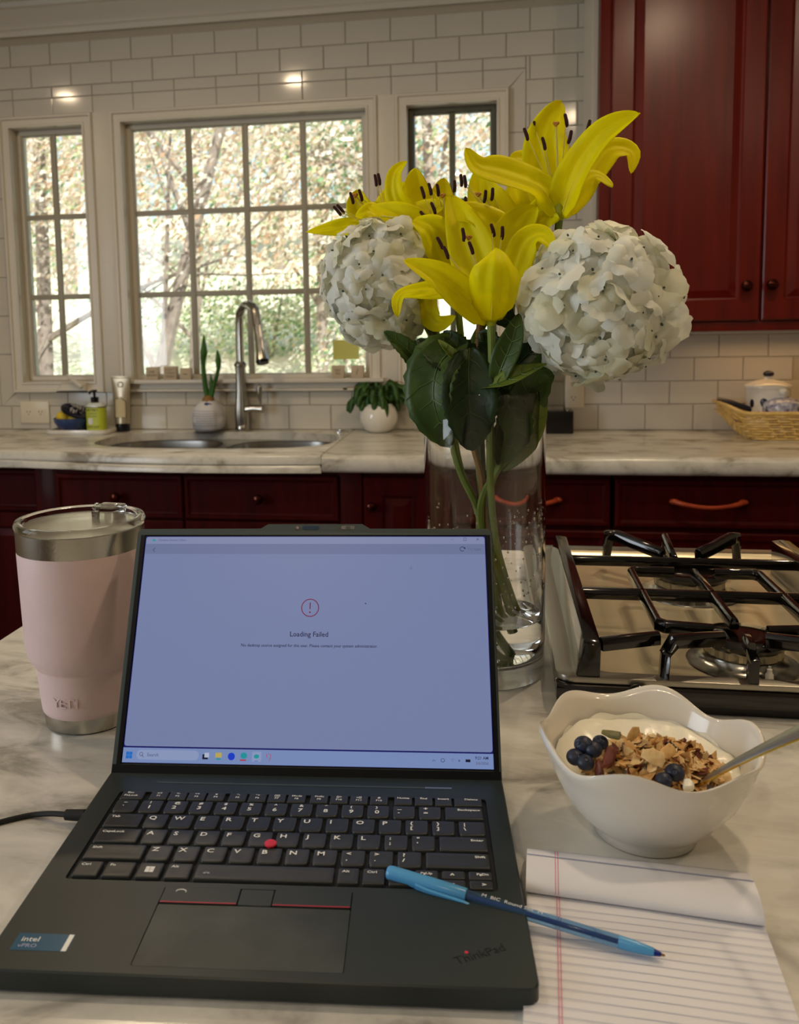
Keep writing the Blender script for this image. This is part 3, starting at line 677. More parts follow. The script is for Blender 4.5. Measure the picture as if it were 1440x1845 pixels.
g = G().prism([(q[0], q[1]) for q in rrect(-46, 261, -136, 80, 8, 4)], -14.4, -13.2); lobj('bottom_cover', g, M['rubber'])
for xx, yy in ((-20, -120), (235, -120), (-20, 65), (235, 65)): lobj('rubber_foot', G().prism([(xx - 14, yy - 3), (xx + 14, yy - 3), (xx + 14, yy + 3), (xx - 14, yy + 3)], -16, -14.4), M['rubber'])
lobj('touchpad', G().prism(rrect(37.1, 157.9, -134.1, -81.0, 1.2, 2), DZ - 1.5, DZ - .25), M['touchpad'])
for i, (xa, xb) in enumerate(((37.1, 86.4), (86.9, 108.2), (108.7, 157.9))):
    b = lobj('touchpad_button', G().prism(rrect(xa, xb, -80.3, -65, .8, 2), DZ - 1.5, DZ + (.55 if i != 1 else .2), 0, (), .35), M['laptop_black'])
    if i != 1: lobj('red_stripe', G().box(xa + .5, xb - .3, -80.2, -79.2, DZ + .45, DZ + .62), M['red_line'], b)
g = G(); g.tube([Vector((48.5 + 3.2 * math.cos(a / 10), -69.6 + 1.9 * math.sin(a / 10), DZ + .62)) for a in range(-3, 36, 3)], .35, 5); lobj('legend', g, M['legend'], b)
lobj('hinge_slot', G().box(-7.1, 225.5, 61.8, 63.8, DZ, DZ + .25), M['bezel']); lobj('hinge_slot_end', G().box(205, 225.6, 61.7, 63.9, DZ, DZ + .32), M['steel_satin'])
# hinge cover between deck and lid
lobj('hinge_cover', G().box(-48.6, 263.9, 79.5, 88, -12, 1.6), M['lid_black'], bevel=.0012)
# keys
def key_outline(w, h, smile=True):
    r = 1.6; p = []
    for k in range(4): a = math.radians(90 * k / 3); p.append((w - 1.0 + 1.0 * math.cos(a), h - 1.0 + 1.0 * math.sin(a)))
    for k in range(4): a = math.radians(90 + 90 * k / 3); p.append((1.0 + 1.0 * math.cos(a), h - 1.0 + 1.0 * math.sin(a)))
    rr = 2.8 if smile else 1.2; dip = .9 if smile else 0
    for k in range(4): a = math.radians(180 + 90 * k / 3); p.append((rr + rr * math.cos(a), rr + rr * math.sin(a) - dip * math.sin(math.radians(30 * k)) * .7))
    if smile: p.append((w / 2, -dip))
    for k in range(4): a = math.radians(270 + 90 * k / 3); p.append((w - rr + rr * math.cos(a), rr + rr * math.sin(a) - dip * math.sin(math.radians(90 - 30 * k)) * .7))
    return p
kc = {}
def key(x, y, w, h, leg=(), smile=True):
    k = (round(w, 1), round(h, 1), smile)
    if k not in kc:
        g = G(); ol = key_outline(w, h, smile); n = len(ol); cx_, cy_ = w / 2, h / 2; L = []
        for ins, zz in ((0, DZ - 1.9), (0, -.6), (.35, -.1), (1.1, .05), (4.2, -.22)):
            o = len(g.v); fx, fy = max(.1, 1 - 2 * ins / w), max(.1, 1 - 2 * ins / h)
            g.v += [Vector((cx_ + (p[0] - cx_) * fx, cy_ + (p[1] - cy_) * fy, zz)) for p in ol]; L.append(o)
        for a_, c_ in zip(L[:-1], L[1:]):
            for q in range(n): g.f.append((a_ + q, a_ + (q + 1) % n, c_ + (q + 1) % n, c_ + q)); g.m.append(0)
        g.f.append(tuple(L[-1] + q for q in range(n))); g.m.append(0)
        kc[k] = mesh_of('key', mm(g, 0), M['key'], sharp=50)
    o = bpy.data.objects.new('key', kc[k]); link(o, lap); o.location = (x / 1000, y / 1000, .016)
    for s, lx, ly, sz, *ax in leg:
        text('legend', s, sz * (1.12 if len(s) > 1 else 1) / 1000, M['legend'], o, (lx / 1000, ly / 1000, .00012), ax=ax[0] if ax else 'LEFT', sx=1.2, ext=.00002, bold=.00014 if len(s) == 1 else .00006)
    return o
U, KW, KH = 19.05, 16.2, 16.2
lt = lambda c: [(c, 2.4, 11.2, 6.0)]
two = lambda a, b_: [(a, 3.4, 12.0, 4.8), (b_, 3.4, 6.2, 4.8)]
num = lambda a, b_: [(a, 6.2, 12.2, 3.9), (b_, 5.6, 6.2, 5.8)]
# function row
key(-29, 36.6, 17.6, 11.6, [('Esc', 4, 8.5, 2.9), ('FnLock', 2.5, 4.6, 2.7)], False)
ic = ['x<', '<-', '<+', 'x', '*-', '*+', '[][]', 'Mode', 'PrtSc', '[]>', 'x[]', '#']
for k, xc in enumerate((.5, 15.2, 30, 45, 62, 77.2, 92.2, 107.4, 124.6, 139.8, 155, 170.2)):
    key(xc - 6.9, 36.8, 13.6, 11.2, [(ic[k], 6.8, 8.3, 2.5, 'CENTER'), ('F%d' % (k + 1), 6.8, 4.6, 2.4, 'CENTER')], False)
for s, xx, ww in (('Home', 181.6, 13.6), ('End', 197, 13.6), ('Insert', 212.3, 12.6), ('Delete', 226.6, 21)): key(xx, 37.0, ww, 11.2, [(s, ww / 2 if ww < 15 else 12.8, 8.4, 2.7, 'CENTER')], False)
# number row
key(-29, 19.4, 16.6, 15.4, [('~', 6, 11.8, 3.4), ('`', 6, 6.5, 3.4)])
for k, (a_, c_) in enumerate(zip('!@#$%^&*()', '1234567890')): key(-9.4 + U * k, 19.4, KW, 15.4, num(a_, c_))
key(-9.4 + U * 10, 19.4, KW, 15.4, two('_', '-')); key(-9.4 + U * 11, 19.4, KW, 15.4, two('+', '='))
key(219.4, 19.4, 27.8, 15.4, [('Backspace', 25.8, 11.6, 3.0, 'RIGHT')], False)
key(-29, 0, 26.2, KH, [('Tab', 3, 12.2, 3.2)], False)
for k, c_ in enumerate('QWERTYUIOP'): key(U * k, 0, KW, KH, lt(c_))
key(U * 10, 0, KW, KH, two('{', '[')); key(U * 11, 0, KW, KH, two('}', ']')); key(U * 12, 0, 18.6, KH, two('|', '\\'))
key(-29, -U, 31, KH, [('CapsLock', 3, 12.2, 3.0)], False)
for k, c_ in enumerate('ASDFGHJKL'): key(4.76 + U * k, -U, KW, KH, lt(c_))
key(4.76 + U * 9, -U, KW, KH, two(':', ';')); key(4.76 + U * 10, -U, KW, KH, two('"', "'")); key(4.76 + U * 11, -U, 32.9, KH, [('Enter', 30.6, 12, 3.0, 'RIGHT')], False)
key(-29, -2 * U, 40.4, KH, [('Shift', 3, 12, 3.0)], False)
for k, c_ in enumerate('ZXCVBNM'): key(14.29 + U * k, -2 * U, KW, KH, lt(c_))
key(14.29 + U * 7, -2 * U, KW, KH, two('<', ',')); key(14.29 + U * 8, -2 * U, KW, KH, two('>', '.')); key(14.29 + U * 9, -2 * U, KW, KH, two('?', '/')); key(14.29 + U * 10, -2 * U, 42.4, KH, [('Shift', 40, 12, 3.0, 'RIGHT')], False)
YB_, HB = -57.1, 15.6
for s, xx, ww in (('Ctrl', -29, 17.0), ('Fn', -9.2, 19.6), ('', 13.4, 16.4), ('Alt', 32.8, 16.6), ('Alt', 147.2, 13.8), ('Ctrl', 163.6, 14.4), ('PrtSc', 180.6, 14.4)):
    ko = key(xx, YB_, ww, HB, [(s, 2.6, 11.8, 3.0)] if s else (), False)
    if not s:
        g = G()
        for a_ in (0, 1):
            for b_ in (0, 1): g.box(5.2 + 3.1 * a_, 8.0 + 3.1 * a_, 5.2 + 3.1 * b_, 8.0 + 3.1 * b_, -.1, .14)
        obj('legend', mm(g, 0), M['legend'], ko, world=False)
sp = key(52.4, YB_, 92.2, HB, (), False)
g = G()
for a in (20, 50, 90, 130, 160): g.tube([(8 + .9 * math.cos(math.radians(a)), 5 + .9 * math.sin(math.radians(a)), .16), (8 + 2.4 * math.cos(math.radians(a)), 5 + 2.4 * math.sin(math.radians(a)), .16)], .16, 4)
obj('legend', mm(g, 0), M['legend'], sp, world=False)
key(197.6, YB_ + 7.6, 15.2, 8.0, [('PgUp', 3.6, 4.4, 2.7)], False); key(197.6, YB_ - 2.0, 15.2, 8.4, [('<', 7, 4, 3.6)], False)
key(215, YB_ + 7.6, 15.2, 8.0, [('^', 5.5, 3.2, 5)], False); key(215, YB_ - 2.0, 15.2, 8.4, [('v', 6, 4, 3.4)], False)
key(232.4, YB_ + 7.6, 15.0, 8.0, [('PgDn', 5.2, 4.8, 2.7)], False); key(232.4, YB_ - 2.0, 15.0, 8.4, [('>', 8, 4, 4.2)], False)
lobj('pointing_stick', G().lathe([(2.2, -2.6), (2.2, -.2), (4.2, .3), (4.3, 1.3), (3.7, 1.9), (.1, 2.1)], (97.6, -18.2, 0), 24), M['red'])
# palm rest details
st = lobj('sticker', G().prism(rrect(-38.4, -4.0, -125.6, -111.4, .6, 2), DZ + .02, DZ + .14), mat('sticker_blue', (12, 78, 112), .3))
lobj('sticker_edge', G().box(-7.6, -4.6, -125.4, -111.6, DZ + .15, DZ + .2), M['legend'], st)
text('sticker_text', 'intel', .0056, M['legend'], st, (-.0350, -.1165, .0150), sx=1.15); text('sticker_text', 'vPRO', .0042, M['paper_line'], st, (-.0350, -.1218, .0150), sx=1.15)
lg = text('palm_logo', 'ThinkPad', .0085, mat('logo_dark', (24, 27, 27), .3), lap, (.2205, -.1222, .016 + DZ / 1000 + .0001), (0, 0, math.radians(24)), sx=1.0)
lobj('logo_light', G().lathe([(1.1, 0), (1.0, .15)], (227.3, -114.6, DZ), 14), M['red'])
# lid
AH = 1.088                                             # the lid leans back 28 degrees
LM = Matrix.Translation(Vector((-.04192, .08067, .0054 + .016))) @ Matrix.Rotation(AH, 4, 'X')
def lidobj(name, g, m, parent=None, **k):
    o = obj(name, mm(g, 0), m, parent, world=False, **k)
    return o
lo_ = [(-8.2, -10), (307.6, -10), (307.6, 192), (304.6, 195.4), (201, 195.6), (194, 199.8), (110, 199.8), (103.5, 195.8), (-5.0, 195.4), (-8.2, 192)]
lid = lidobj('lid', G().prism(lo_, -6.0, -.6), M['lid_black'], lap, bevel=.0006); lid.matrix_local = LM
dis = [(0, 0), (301.6, 0), (301.6, 188.5), (0, 188.5)]
inner = [(-1.2, -1.2), (302.8, -1.2), (302.8, 189.5), (-1.2, 189.5)]
lidobj('bezel', G().prism([(p[0] * .997 + .45, p[1] * .997 + .3) for p in lo_], -.7, .5, 0, [inner]), M['bezel'], lid, bevel=.0003, sharp=40)
lidobj('chin', G().box(-7.4, 306.8, -9.6, -1.4, .45, .75), M['bezel_dark'], lid)
lidobj('side_border', G().box(-4.2, -.6, -1.4, 189.4, .45, .70), M['bezel_dark'], lid); lidobj('side_border', G().box(302.2, 305.6, -1.4, 189.4, .45, .70), M['bezel_dark'], lid)
lidobj('camera', G().lathe([(2.0, 0), (2.0, .25), (1.2, .3)], (136.5, 196.0, .5), 18), M['bezel_dark'], lid)
lidobj('camera', G().prism([(p[0], p[1]) for p in rrect(141, 156, 194.4, 197.7, 1.6, 5)], .5, .75), mat('lens_blue', (16, 48, 74), .5), lid)
sl = lidobj('shutter', G().prism(rrect(175.5, 188, 194.6, 197.9, 1.6, 5), .5, .75), M['bezel_dark'], lid)
lidobj('shutter_tab', G().prism(rrect(179.5, 184, 195.0, 197.5, .8, 3), .75, .95), M['bezel'], sl)
dsp = lidobj('display', G().prism(dis, -.5, .05), M['scr_wall'], lap); dsp.matrix_local = LM
def quadp(name, x0, x1, v0, v1, m, z=.1, r=0):
    return lidobj(name, G().prism(rrect(x0, x1, v0, v1, r, 4) if r else [(x0, v0), (x1, v0), (x1, v1), (x0, v1)], z, z + .05), M[m], dsp)
quadp('app_window', .6, 301.0, 12.8, 188.0, 'scr_body', .08, 2.0)
quadp('title_bar', 1.4, 300.4, 181.6, 187.6, 'scr_title', .14); quadp('tool_bar', .6, 301.0, 172.6, 181.6, 'scr_bar', .14)
quadp('task_bar', .2, 301.4, .2, 11.6, 'scr_task', .08)
def stext(s, size, m, x, v, ax='CENTER', name='screen_text', sx=1.0): return text(name, s, size / 1000, M[m], dsp, (x / 1000, v / 1000, .00022), ax=ax, sx=sx, ext=.00001, bold=size * .00001)
stext('Loading Failed', 5.9, 'scr_text', 150.3, 103.6, sx=.98)
stext('No desktop source assigned for this user. Please contact your system administrator.', 3.45, 'scr_text', 150.6, 94.2, sx=.985)
g = G(); g.tube([(150.4 + 7.3 * math.cos(a), 126 + 7.3 * math.sin(a), .25) for a in [2 * math.pi * k / 40 for k in range(41)]], .42, 5); lidobj('error_ring', g, M['scr_err'], dsp)
g = G().box(149.95, 150.85, 124.8, 130.4, .2, .3); g.lathe([(.75, 0), (.75, .1)], (150.4, 122.2, .2), 12); lidobj('error_mark', g, M['scr_err'], dsp)
stext('Omnissa Horizon Client', 2.5, 'scr_grey', 12, 185.0, 'LEFT'); lidobj('title_icon', G().add([(6.4, 184, .2), (9.6, 184, .2), (9, 185.4, .2), (7.8, 186.2, .2), (6.8, 185.6, .2)], [(0, 1, 2, 3, 4)]), M['ic_teal'], dsp)
g = G().tube([(9.6, 178.0, .25), (7.8, 176.2, .25), (9.6, 174.4, .25)], .24, 4); lidobj('back_arrow', g, M['scr_text'], dsp)
stext('Try Again', 3.0, 'scr_grey', 286, 177.0, 'LEFT')
g = G().tube([(281.4 + 1.9 * math.cos(math.radians(a)), 177.2 + 1.9 * math.sin(math.radians(a)), .25) for a in range(30, 330, 20)], .28, 4); g.add([(282.2, 178.6, .3), (284.2, 178.6, .3), (283.8, 176.8, .3)], [(0, 1, 2)]); lidobj('reload_icon', g, M['scr_text'], dsp)
lidobj('window_button', G().box(271.6, 274.2, 185.4, 185.65, .2, .25), M['scr_grey'], dsp)
g = G(); [g.box(*b_, .2, .25) for b_ in ((282.8, 285.2, 184.6, 184.85), (282.8, 285.2, 186.8, 187.05), (282.8, 283.05, 184.6, 187.05), (284.95, 285.2, 184.6, 187.05))]; lidobj('window_button', g, M['scr_text'], dsp)
g = G().tube([(293.9, 184.7, .2), (296.1, 186.9, .2)], .16, 4); g.tube([(293.9, 186.9, .2), (296.1, 184.7, .2)], .16, 4); lidobj('window_button', g, M['scr_text'], dsp)
g = G().tube([(237, 163, .2), (237, 159.2, .2)], .2, 4); g.tube([(235.6, 160.6, .2), (237, 159.2, .2), (238.6, 160.4, .2)], .2, 4); lidobj('cursor', g, M['scr_grey'], dsp)
lidobj('speck', G().box(197.5, 198.6, 129.4, 130.3, .2, .25), M['scr_text'], dsp)
# task bar
g = G(); [g.box(3.0 + 2.7 * a, 5.5 + 2.7 * a, 3.2 + 2.7 * b_, 5.7 + 2.7 * b_, .2, .25) for a in (0, 1) for b_ in (0, 1)]; lidobj('start_icon', g, M['ic_blue'], dsp)
quadp('search_box', 11.6, 63.5, 2.6, 10.0, 'scr_search', .16, 3.6); stext('Search', 3.6, 'scr_grey', 20.5, 6.2, 'LEFT')
g = G().tube([(15.6 + 1.3 * math.cos(a), 6.7 + 1.3 * math.sin(a), .25) for a in [2 * math.pi * k / 14 for k in range(15)]], .2, 4); g.tube([(16.5, 5.7, .25), (17.8, 4.5, .25)], .22, 4); lidobj('search_icon', g, M['scr_text'], dsp)
g = G().box(66.6, 71.2, 3.6, 7.4, .2, .25); lidobj('task_icon', g, M['ic_dark'], dsp); lidobj('task_icon', G().box(68.2, 72.0, 5.0, 8.6, .26, .3), M['ic_white'], dsp)
lidobj('task_icon', G().box(77.2, 82.4, 5.2, 8.8, .2, .25), M['ic_yellow'], dsp); lidobj('task_icon', G().box(78.2, 81.6, 3.4, 4.6, .2, .25), M['ic_teal'], dsp)
lidobj('task_icon', G().prism([(90.4 + 2.9 * math.cos(a), 6.1 + 2.9 * math.sin(a)) for a in [math.pi * k / 10 for k in range(20)]], .2, .25), M['ic_zoom'], dsp); stext('zm', 2.6, 'ic_white', 90.4, 6.4)
lidobj('task_icon', G().prism([(100.6 + 2.7 * math.cos(a), 6.9 + 2.4 * math.sin(a)) for a in [math.pi * k / 10 for k in range(20)]], .2, .25), M['ic_teal'], dsp); lidobj('task_icon', G().box(97.6, 102.6, 3.0, 4.0, .26, .3), M['ic_red'], dsp)
quadp('task_highlight', 107.2, 115.0, 2.4, 10.2, 'scr_search', .14, 1.0); lidobj('task_icon', G().prism([(111.0 + 2.2 * math.cos(a), 6.5 + 1.6 * math.sin(a)) for a in [math.pi * k / 8 for k in range(16)]], .2, .25), M['ic_teal'], dsp); lidobj('task_icon', G().box(109.6, 112.4, 2.8, 3.2, .2, .25), M['ic_blue'], dsp)
g = G().tube([(120.4, 8.6, .2), (122.6, 8.2, .2), (122.4, 5.6, .2), (121.6, 3.4, .2)], .25, 4); g.tube([(119.2, 8.6, .2), (119.6, 5.8, .2)], .25, 4); lidobj('task_icon', g, M['ic_red'], dsp)
stext('9:21 AM', 3.1, 'scr_text', 297.6, 8.3, 'RIGHT'); stext('3/6/2026', 2.9, 'scr_grey', 297.6, 4.4, 'RIGHT')
lidobj('tray_icon', G().box(279.4, 283.2, 5.2, 7.2, .2, .25), M['ic_dark'], dsp)
g = G().tube([(253, 5.4, .2), (254.2, 6.6, .2), (255.4, 5.4, .2)], .2, 4); g.tube([(261.3 + 1.5 * math.cos(a), 6.2 + 1.3 * math.sin(a), .2) for a in [math.pi * k / 6 for k in range(13)]], .2, 4); lidobj('tray_icon', g, M['scr_text'], dsp)
for r_ in (.8, 1.6): pass
g = G().tube([(267.8, 6.6, .2), (269.2, 7.4, .2), (270.6, 6.6, .2)], .18, 4); g.tube([(268.5, 5.6, .2), (269.2, 6.1, .2), (269.9, 5.6, .2)], .18, 4); g.box(273.6, 275.0, 5.4, 6.9, .2, .25); lidobj('tray_icon', g, M['scr_grey'], dsp)
# ---------------------------------------------------------------- cable
t = thing('charging_cable', 'thin black charging cable plugged into the left side of the laptop', 'cable', PZ(0, 1482, ZC))
a_ = PZ(150, 1469, .9285); b_ = PZ(122, 1468, .928)
g = G().tube([b_ + (b_ - a_) * .1, a_ + (a_ - b_) * .12], [.0040, .0045], 12); obj('plug', g, M['rubber'], t, sharp=50)
g = G().tube([b_, PZ(95, 1466, .926), PZ(60, 1468, .9225), PZ(25, 1475, .9222), PZ(-30, 1488, .9222), PZ(-120, 1502, .9222), PZ(-420, 1500, .9222), Vector((-.585, .50, .9222)), Vector((-.610, .49, .900)), Vector((-.618, .485, .60)), Vector((-.64, .47, .05))], .0021, 8, sub=6); obj('cord', g, M['rubber'], t)
# ---------------------------------------------------------------- tumbler
tc = Vector((-.3885, .7600, ZC))
t = thing('tumbler', 'pale pink insulated tumbler with clear lid left of the laptop', 'tumbler', tc)
def tl(name, prof, m, parent=t, seg=64, sharp=40, close=False): return obj(name, G().lathe(prof, tc, seg, close=close), M[m], parent, sharp=sharp)
tl('base_band', [(.037, 0), (.0402, .0012), (.0408, .003), (.0424, .0150)], 'steel')
body = tl('body', [(.0424, .0150), (.0430, .0158), (.0436, .020), (.0466, .054), (.0470, .0575), (.0476, .0595), (.0486, .0605), (.0498, .0625), (.0520, .0665), (.0540, .0715), (.0553, .0780), (.0559, .0850), (.0585, .1695), (.0583, .1705), (.055, .1705)], 'pink', sharp=45)
for k, c_ in enumerate('YETI'):
    an = math.radians(-90 - 13.0 + 8.6 * k); rr = .0452
    o = text('embossed_text', c_, .0125, M['pink'], body, (rr * math.cos(an), rr * math.sin(an), .0325), (math.radians(86), 0, an + math.pi / 2), 'CENTER', ext=.0006, sx=1.25)
tl('rim_band', [(.0570, .1700), (.0585, .1702), (.0590, .1895), (.0582, .1903), (.056, .1903)], 'steel')
tl('inner_wall', [(.0555, .1895), (.0550, .150), (.0500, .095)], 'steel')
lidp = [(.0560, .1860), (.0560, .1902), (.0594, .1906), (.0600, .1930), (.0600, .1952), (.0588, .1972), (.0560, .1974), (.0528, .1962), (.0505, .1900), (.0498, .1850), (.0470, .1838), (.001, .1838), (.001, .1818), (.0480, .1818), (.0515, .1838), (.0530, .1865)]
ld = tl('lid', lidp, 'clear_plastic', seg=72, close=True)
tl('lid_gasket', [(.0505, .1745), (.0545, .1745), (.0545, .1775), (.0505, .1775)], 'rubber', ld, close=True)
g = G().prism([(p[0], p[1]) for p in rrect(-.011, .017, .030, .0545, .004, 4)], .1868, .2005, 0, (), .0015).xf(Matrix.Translation(tc) @ Matrix.Rotation(math.radians(-10), 4, 'Z')); obj('slider', g, M['clear_plastic'], ld)
for sx_ in (-.008, .013): g = G().lathe([(.0021, .1995), (.0021, .2012), (.001, .2016)], (tc.x + sx_ + .004, tc.y + .044, ZC), 12); obj('slider_magnet', g, M['chrome'], ld)
# ---------------------------------------------------------------- vase and water
vc = Vector((-.0117, .9255, ZC))
vase = thing('glass_vase', 'tall clear glass cylinder vase holding yellow and white flowers', 'vase', vc)
RV = .0638
obj('glass', G().lathe([(.001, -.0004), (RV - .006, -.0004), (RV - .001, .0015), (RV, .005), (RV, .008), (RV, .060), (RV, .180), (RV, .298), (RV, .302), (RV - .0008, .3035), (RV - .0024, .3035), (RV - .0032, .302), (RV - .0034, .298), (RV - .0034, .180), (RV - .0034, .070), (RV - .0034, .038), (RV - .0036, .033), (RV - .0045, .026), (RV - .0070, .021), (RV - .012, .0185), (RV - .018, .017), (.001, .0165)], vc, 128), M['glass'], vase, sharp=40)
obj('water', G().lathe([(.001, .0168), (RV - .018, .0173), (RV - .0121, .0188), (RV - .0072, .0213), (RV - .0048, .0262), (RV - .0038, .033), (RV - .0036, .040), (RV - .0036, .062), (RV - .0036, .0640), (RV - .0055, .0628), (RV - .009, .0626), (.001, .0626)], vc, 128), M['water'], vase, sharp=40)
R2 = random.Random(3); g = G()
for k in range(300):
    a = R2.uniform(-math.pi, 0) - .0; zz = .075 + R2.random() ** 1.3 * .115; r_ = R2.uniform(.0004, .0012)
    g.ball((vc.x + (RV - .0036) * math.cos(a), vc.y + (RV - .0036) * math.sin(a), ZC + zz), r_, 6, 4, sc=(1, 1, 1.3))
dr = obj('water_drops', g, M['water'], vase); dr['kind'] = 'stuff'
# ---------------------------------------------------------------- bowl, yogurt, toppings, spoon
bc = Vector((.108, .632, ZC))
t = thing('ceramic_bowl', 'white handmade ceramic bowl with wavy rim holding yogurt', 'bowl', bc)
def bwob(r, z, a):
    k = max(0, (z - .012) / .06); w_ = math.sin(6 * a + 1.0) * .55 + math.sin(3 * a + 2.1) * .5
    return r * (1 + .035 * k * k * w_) + .0011 * math.sin(z * 520 + 2.2 * math.sin(a + 1)) * (r > .04), z + .0042 * k ** 3 * math.sin(6 * a + .4) + .0018 * k ** 3 * math.sin(4 * a + 1.9)
g = G().lathe([(.002, .002), (.030, .001), (.034, 0), (.0365, .0015), (.037, .006), (.042, .011), (.053, .022), (.0625, .036), (.069, .050), (.0735, .062), (.0762, .070), (.0772, .0728), (.0766, .0745), (.0748, .0742), (.0728, .070), (.0700, .062), (.0655, .050), (.059, .037), (.048, .024), (.035, .015), (.002, .012)], bc, 120, wob=bwob)
obj('bowl_body', g, M['ceramic_white'], t, sharp=80)
def ysurf(x, y):
    q = Vector((x * 38, y * 38, 1.7)); edge = math.hypot(x, y) / .066
    return .0515 + .0040 * noise.noise(q) + .0016 * noise.noise(q * 2.7) + .006 * max(0, edge - .55) * (1.2 if y > 0 else .1) + .003 * (y / .06)
g = G(); nr, na = 16, 72
for i in range(nr + 1):
    for k in range(na):
        a = 2 * math.pi * k / na; r_ = (i / nr) * .0650 * (1 + .0145 * (math.sin(6 * a + 1.0) * .55 + math.sin(3 * a + 2.1) * .5)); x, y = r_ * math.cos(a), r_ * math.sin(a); g.v.append(Vector((bc.x + x, bc.y + y, ZC + ysurf(x, y) + (-.002 if i == nr else 0))))
for i in range(nr):
    for k in range(na): g.f.append((i * na + k, (i + 1) * na + k, (i + 1) * na + (k + 1) % na, i * na + (k + 1) % na)); g.m.append(0)
yo = solo('yogurt', g, M['yogurt'], 'thick white yogurt filling the ceramic bowl', 'yogurt', bc + Vector((0, 0, .045)), sharp=180)
# smear of yogurt on the far inner wall
g = G()
for (a0, a1, z0, z1) in ((20, 160, .052, .064),):
    def fn(u, v):
        a = math.radians(a0 + (a1 - a0) * u); zz = z0 - .003 + (z1 - z0) * v * min(1, 2.2 * math.sin(math.pi * u)) * (.65 + .55 * noise.noise(Vector((u * 7, 3, 0)))); r0 = .0655 + (zz - .05) * .40
        return (bc.x + (r0 - .0022 + .0016 * abs(2 * v - 1)) * math.cos(a), bc.y + (r0 - .0022 + .0016 * abs(2 * v - 1)) * math.sin(a), ZC + zz)
    g.grid(fn, 40, 6)
o = obj('yogurt_smear', g, M['yogurt'], yo, sharp=180)
# granola heap
hc = Vector((bc.x + .004, bc.y - .014, 0))
def heap(x, y):
    u, v = (x - hc.x) / .051, (y - hc.y) / .030; d2 = u * u + v * v
    return ZC + ysurf(x - bc.x, y - bc.y) + .0205 * max(0, 1 - d2 * .95) ** .7 * (1 - .35 * max(0, u))
def flake(g, c, s, mi, nrm=None, thick=.14, el=1.5):
    k = 7; a0 = R2.uniform(0, 6.28); ax = Vector((R2.uniform(-1, 1), R2.uniform(-1, 1), R2.uniform(.2, 1.4))).normalized() if nrm is None else nrm
    q = ax.to_track_quat('Z', 'X').to_matrix().to_4x4(); Mx = Matrix.Translation(c) @ q @ Matrix.Rotation(a0, 4, 'Z'); o = len(g.v)
    for zz, sc in ((-thick, .75), (thick * .2, 1), (thick, .7)):
        for j in range(k):
            a = 2 * math.pi * j / k; rr = s * sc * (1 + .18 * math.sin(3 * a + a0)); g.v.append(Mx @ Vector((rr * el * math.cos(a), rr * math.sin(a), s * zz + s * .25 * math.cos(a) ** 2)))
    for i in range(2):
        for j in range(k): g.f.append((o + i * k + j, o + i * k + (j + 1) % k, o + i * k + k + (j + 1) % k, o + i * k + k + j)); g.m.append(mi)
    g.f.append(tuple(o + j for j in reversed(range(k)))); g.m.append(mi); g.f.append(tuple(o + 2 * k + j for j in range(k))); g.m.append(mi)
g = G()
for i in range(620):
    a = R2.uniform(0, 6.28); r_ = math.sqrt(R2.random()); x = hc.x + .050 * r_ * math.cos(a); y = hc.y + .030 * r_ * math.sin(a)
    mi = R2.choice([0, 0, 1, 1, 1, 1, 2]); s = R2.uniform(.0018, .0046); flake(g, Vector((x, y, heap(x, y) + R2.uniform(-.0025, .0022))), s, mi, el=R2.uniform(1.1, 2.0))
gr = solo('granola', g, [M['oat'], M['oat_light'], M['nut_brown']], 'heap of toasted oat granola on the yogurt', 'granola', Vector((hc.x, hc.y, ZC + .05)), kind='stuff', sharp=50)
def one(name, lab, cat, px, py, yy, s, m, el=1.6, nr_=(0, -.6, 1), thick=.2, grp=None):
    c = P(px, py, yy - .012); s = s * 1.15; g = G(); flake(g, c, s, 0, Vector(nr_).normalized(), thick, el); solo(name, g, M[m], lab, cat, c - Vector((0, 0, s * .3)), grp, bevel=s * .08, sharp=60)
one('almond_slice', 'large pale almond slice with a dark spot lying on the granola', 'nut', 1178, 1364, .606, .0052, 'oat_light', 1.55, (0.1, -.9, .6), .10)
one('pumpkin_seed', 'green pumpkin seed at the upper left of the granola', 'seed', 1103, 1324, .622, .0040, 'seed_green', 1.7, (0, -.3, 1), .25)
one('pecan_piece', 'dark brown nut piece at the left of the granola', 'nut', 1098, 1366, .606, .0040, 'nut_brown', 1.9, (-.3, -.7, .6), .35)
one('pecan_piece', 'brown nut piece at the lower left edge of the granola', 'nut', 1080, 1385, .604, .0034, 'nut_brown', 1.8, (-.8, -.7, .3), .35)
one('almond_slice', 'upright pointed almond slice on top of the granola', 'nut', 1140, 1322, .613, .0036, 'oat', 1.9, (.6, -.7, .2), .12)
one('almond_slice', 'tan almond slice right of the big pale one', 'nut', 1202, 1355, .612, .0040, 'oat', 1.9, (.3, -.6, .8), .12)
one('dried_berry', 'white dried fruit piece beside the spoon tip', 'fruit', 1240, 1416, .592, .0036, 'yogurt', 1.3, (0, -.3, 1), .6)
BB = [(1052, 1342, .612, .0062, 'blueberry at the back of the cluster left of the granola'), (1037, 1364, .606, .0058, 'leftmost blueberry of the cluster in the bowl'), (1069, 1350, .609, .0058, 'blueberry in the middle of the left cluster'), (1055, 1374, .601, .0056, 'front blueberry of the cluster left of the granola'), (1082, 1338, .616, .0052, 'blueberry tucked against the upper left of the granola'),
      (1207, 1352, .628, .0056, 'blueberry behind the right side of the granola'), (1216, 1392, .600, .0060, 'large blueberry half buried at the right of the granola'), (1196, 1406, .592, .0052, 'blueberry at the front right edge of the granola')]
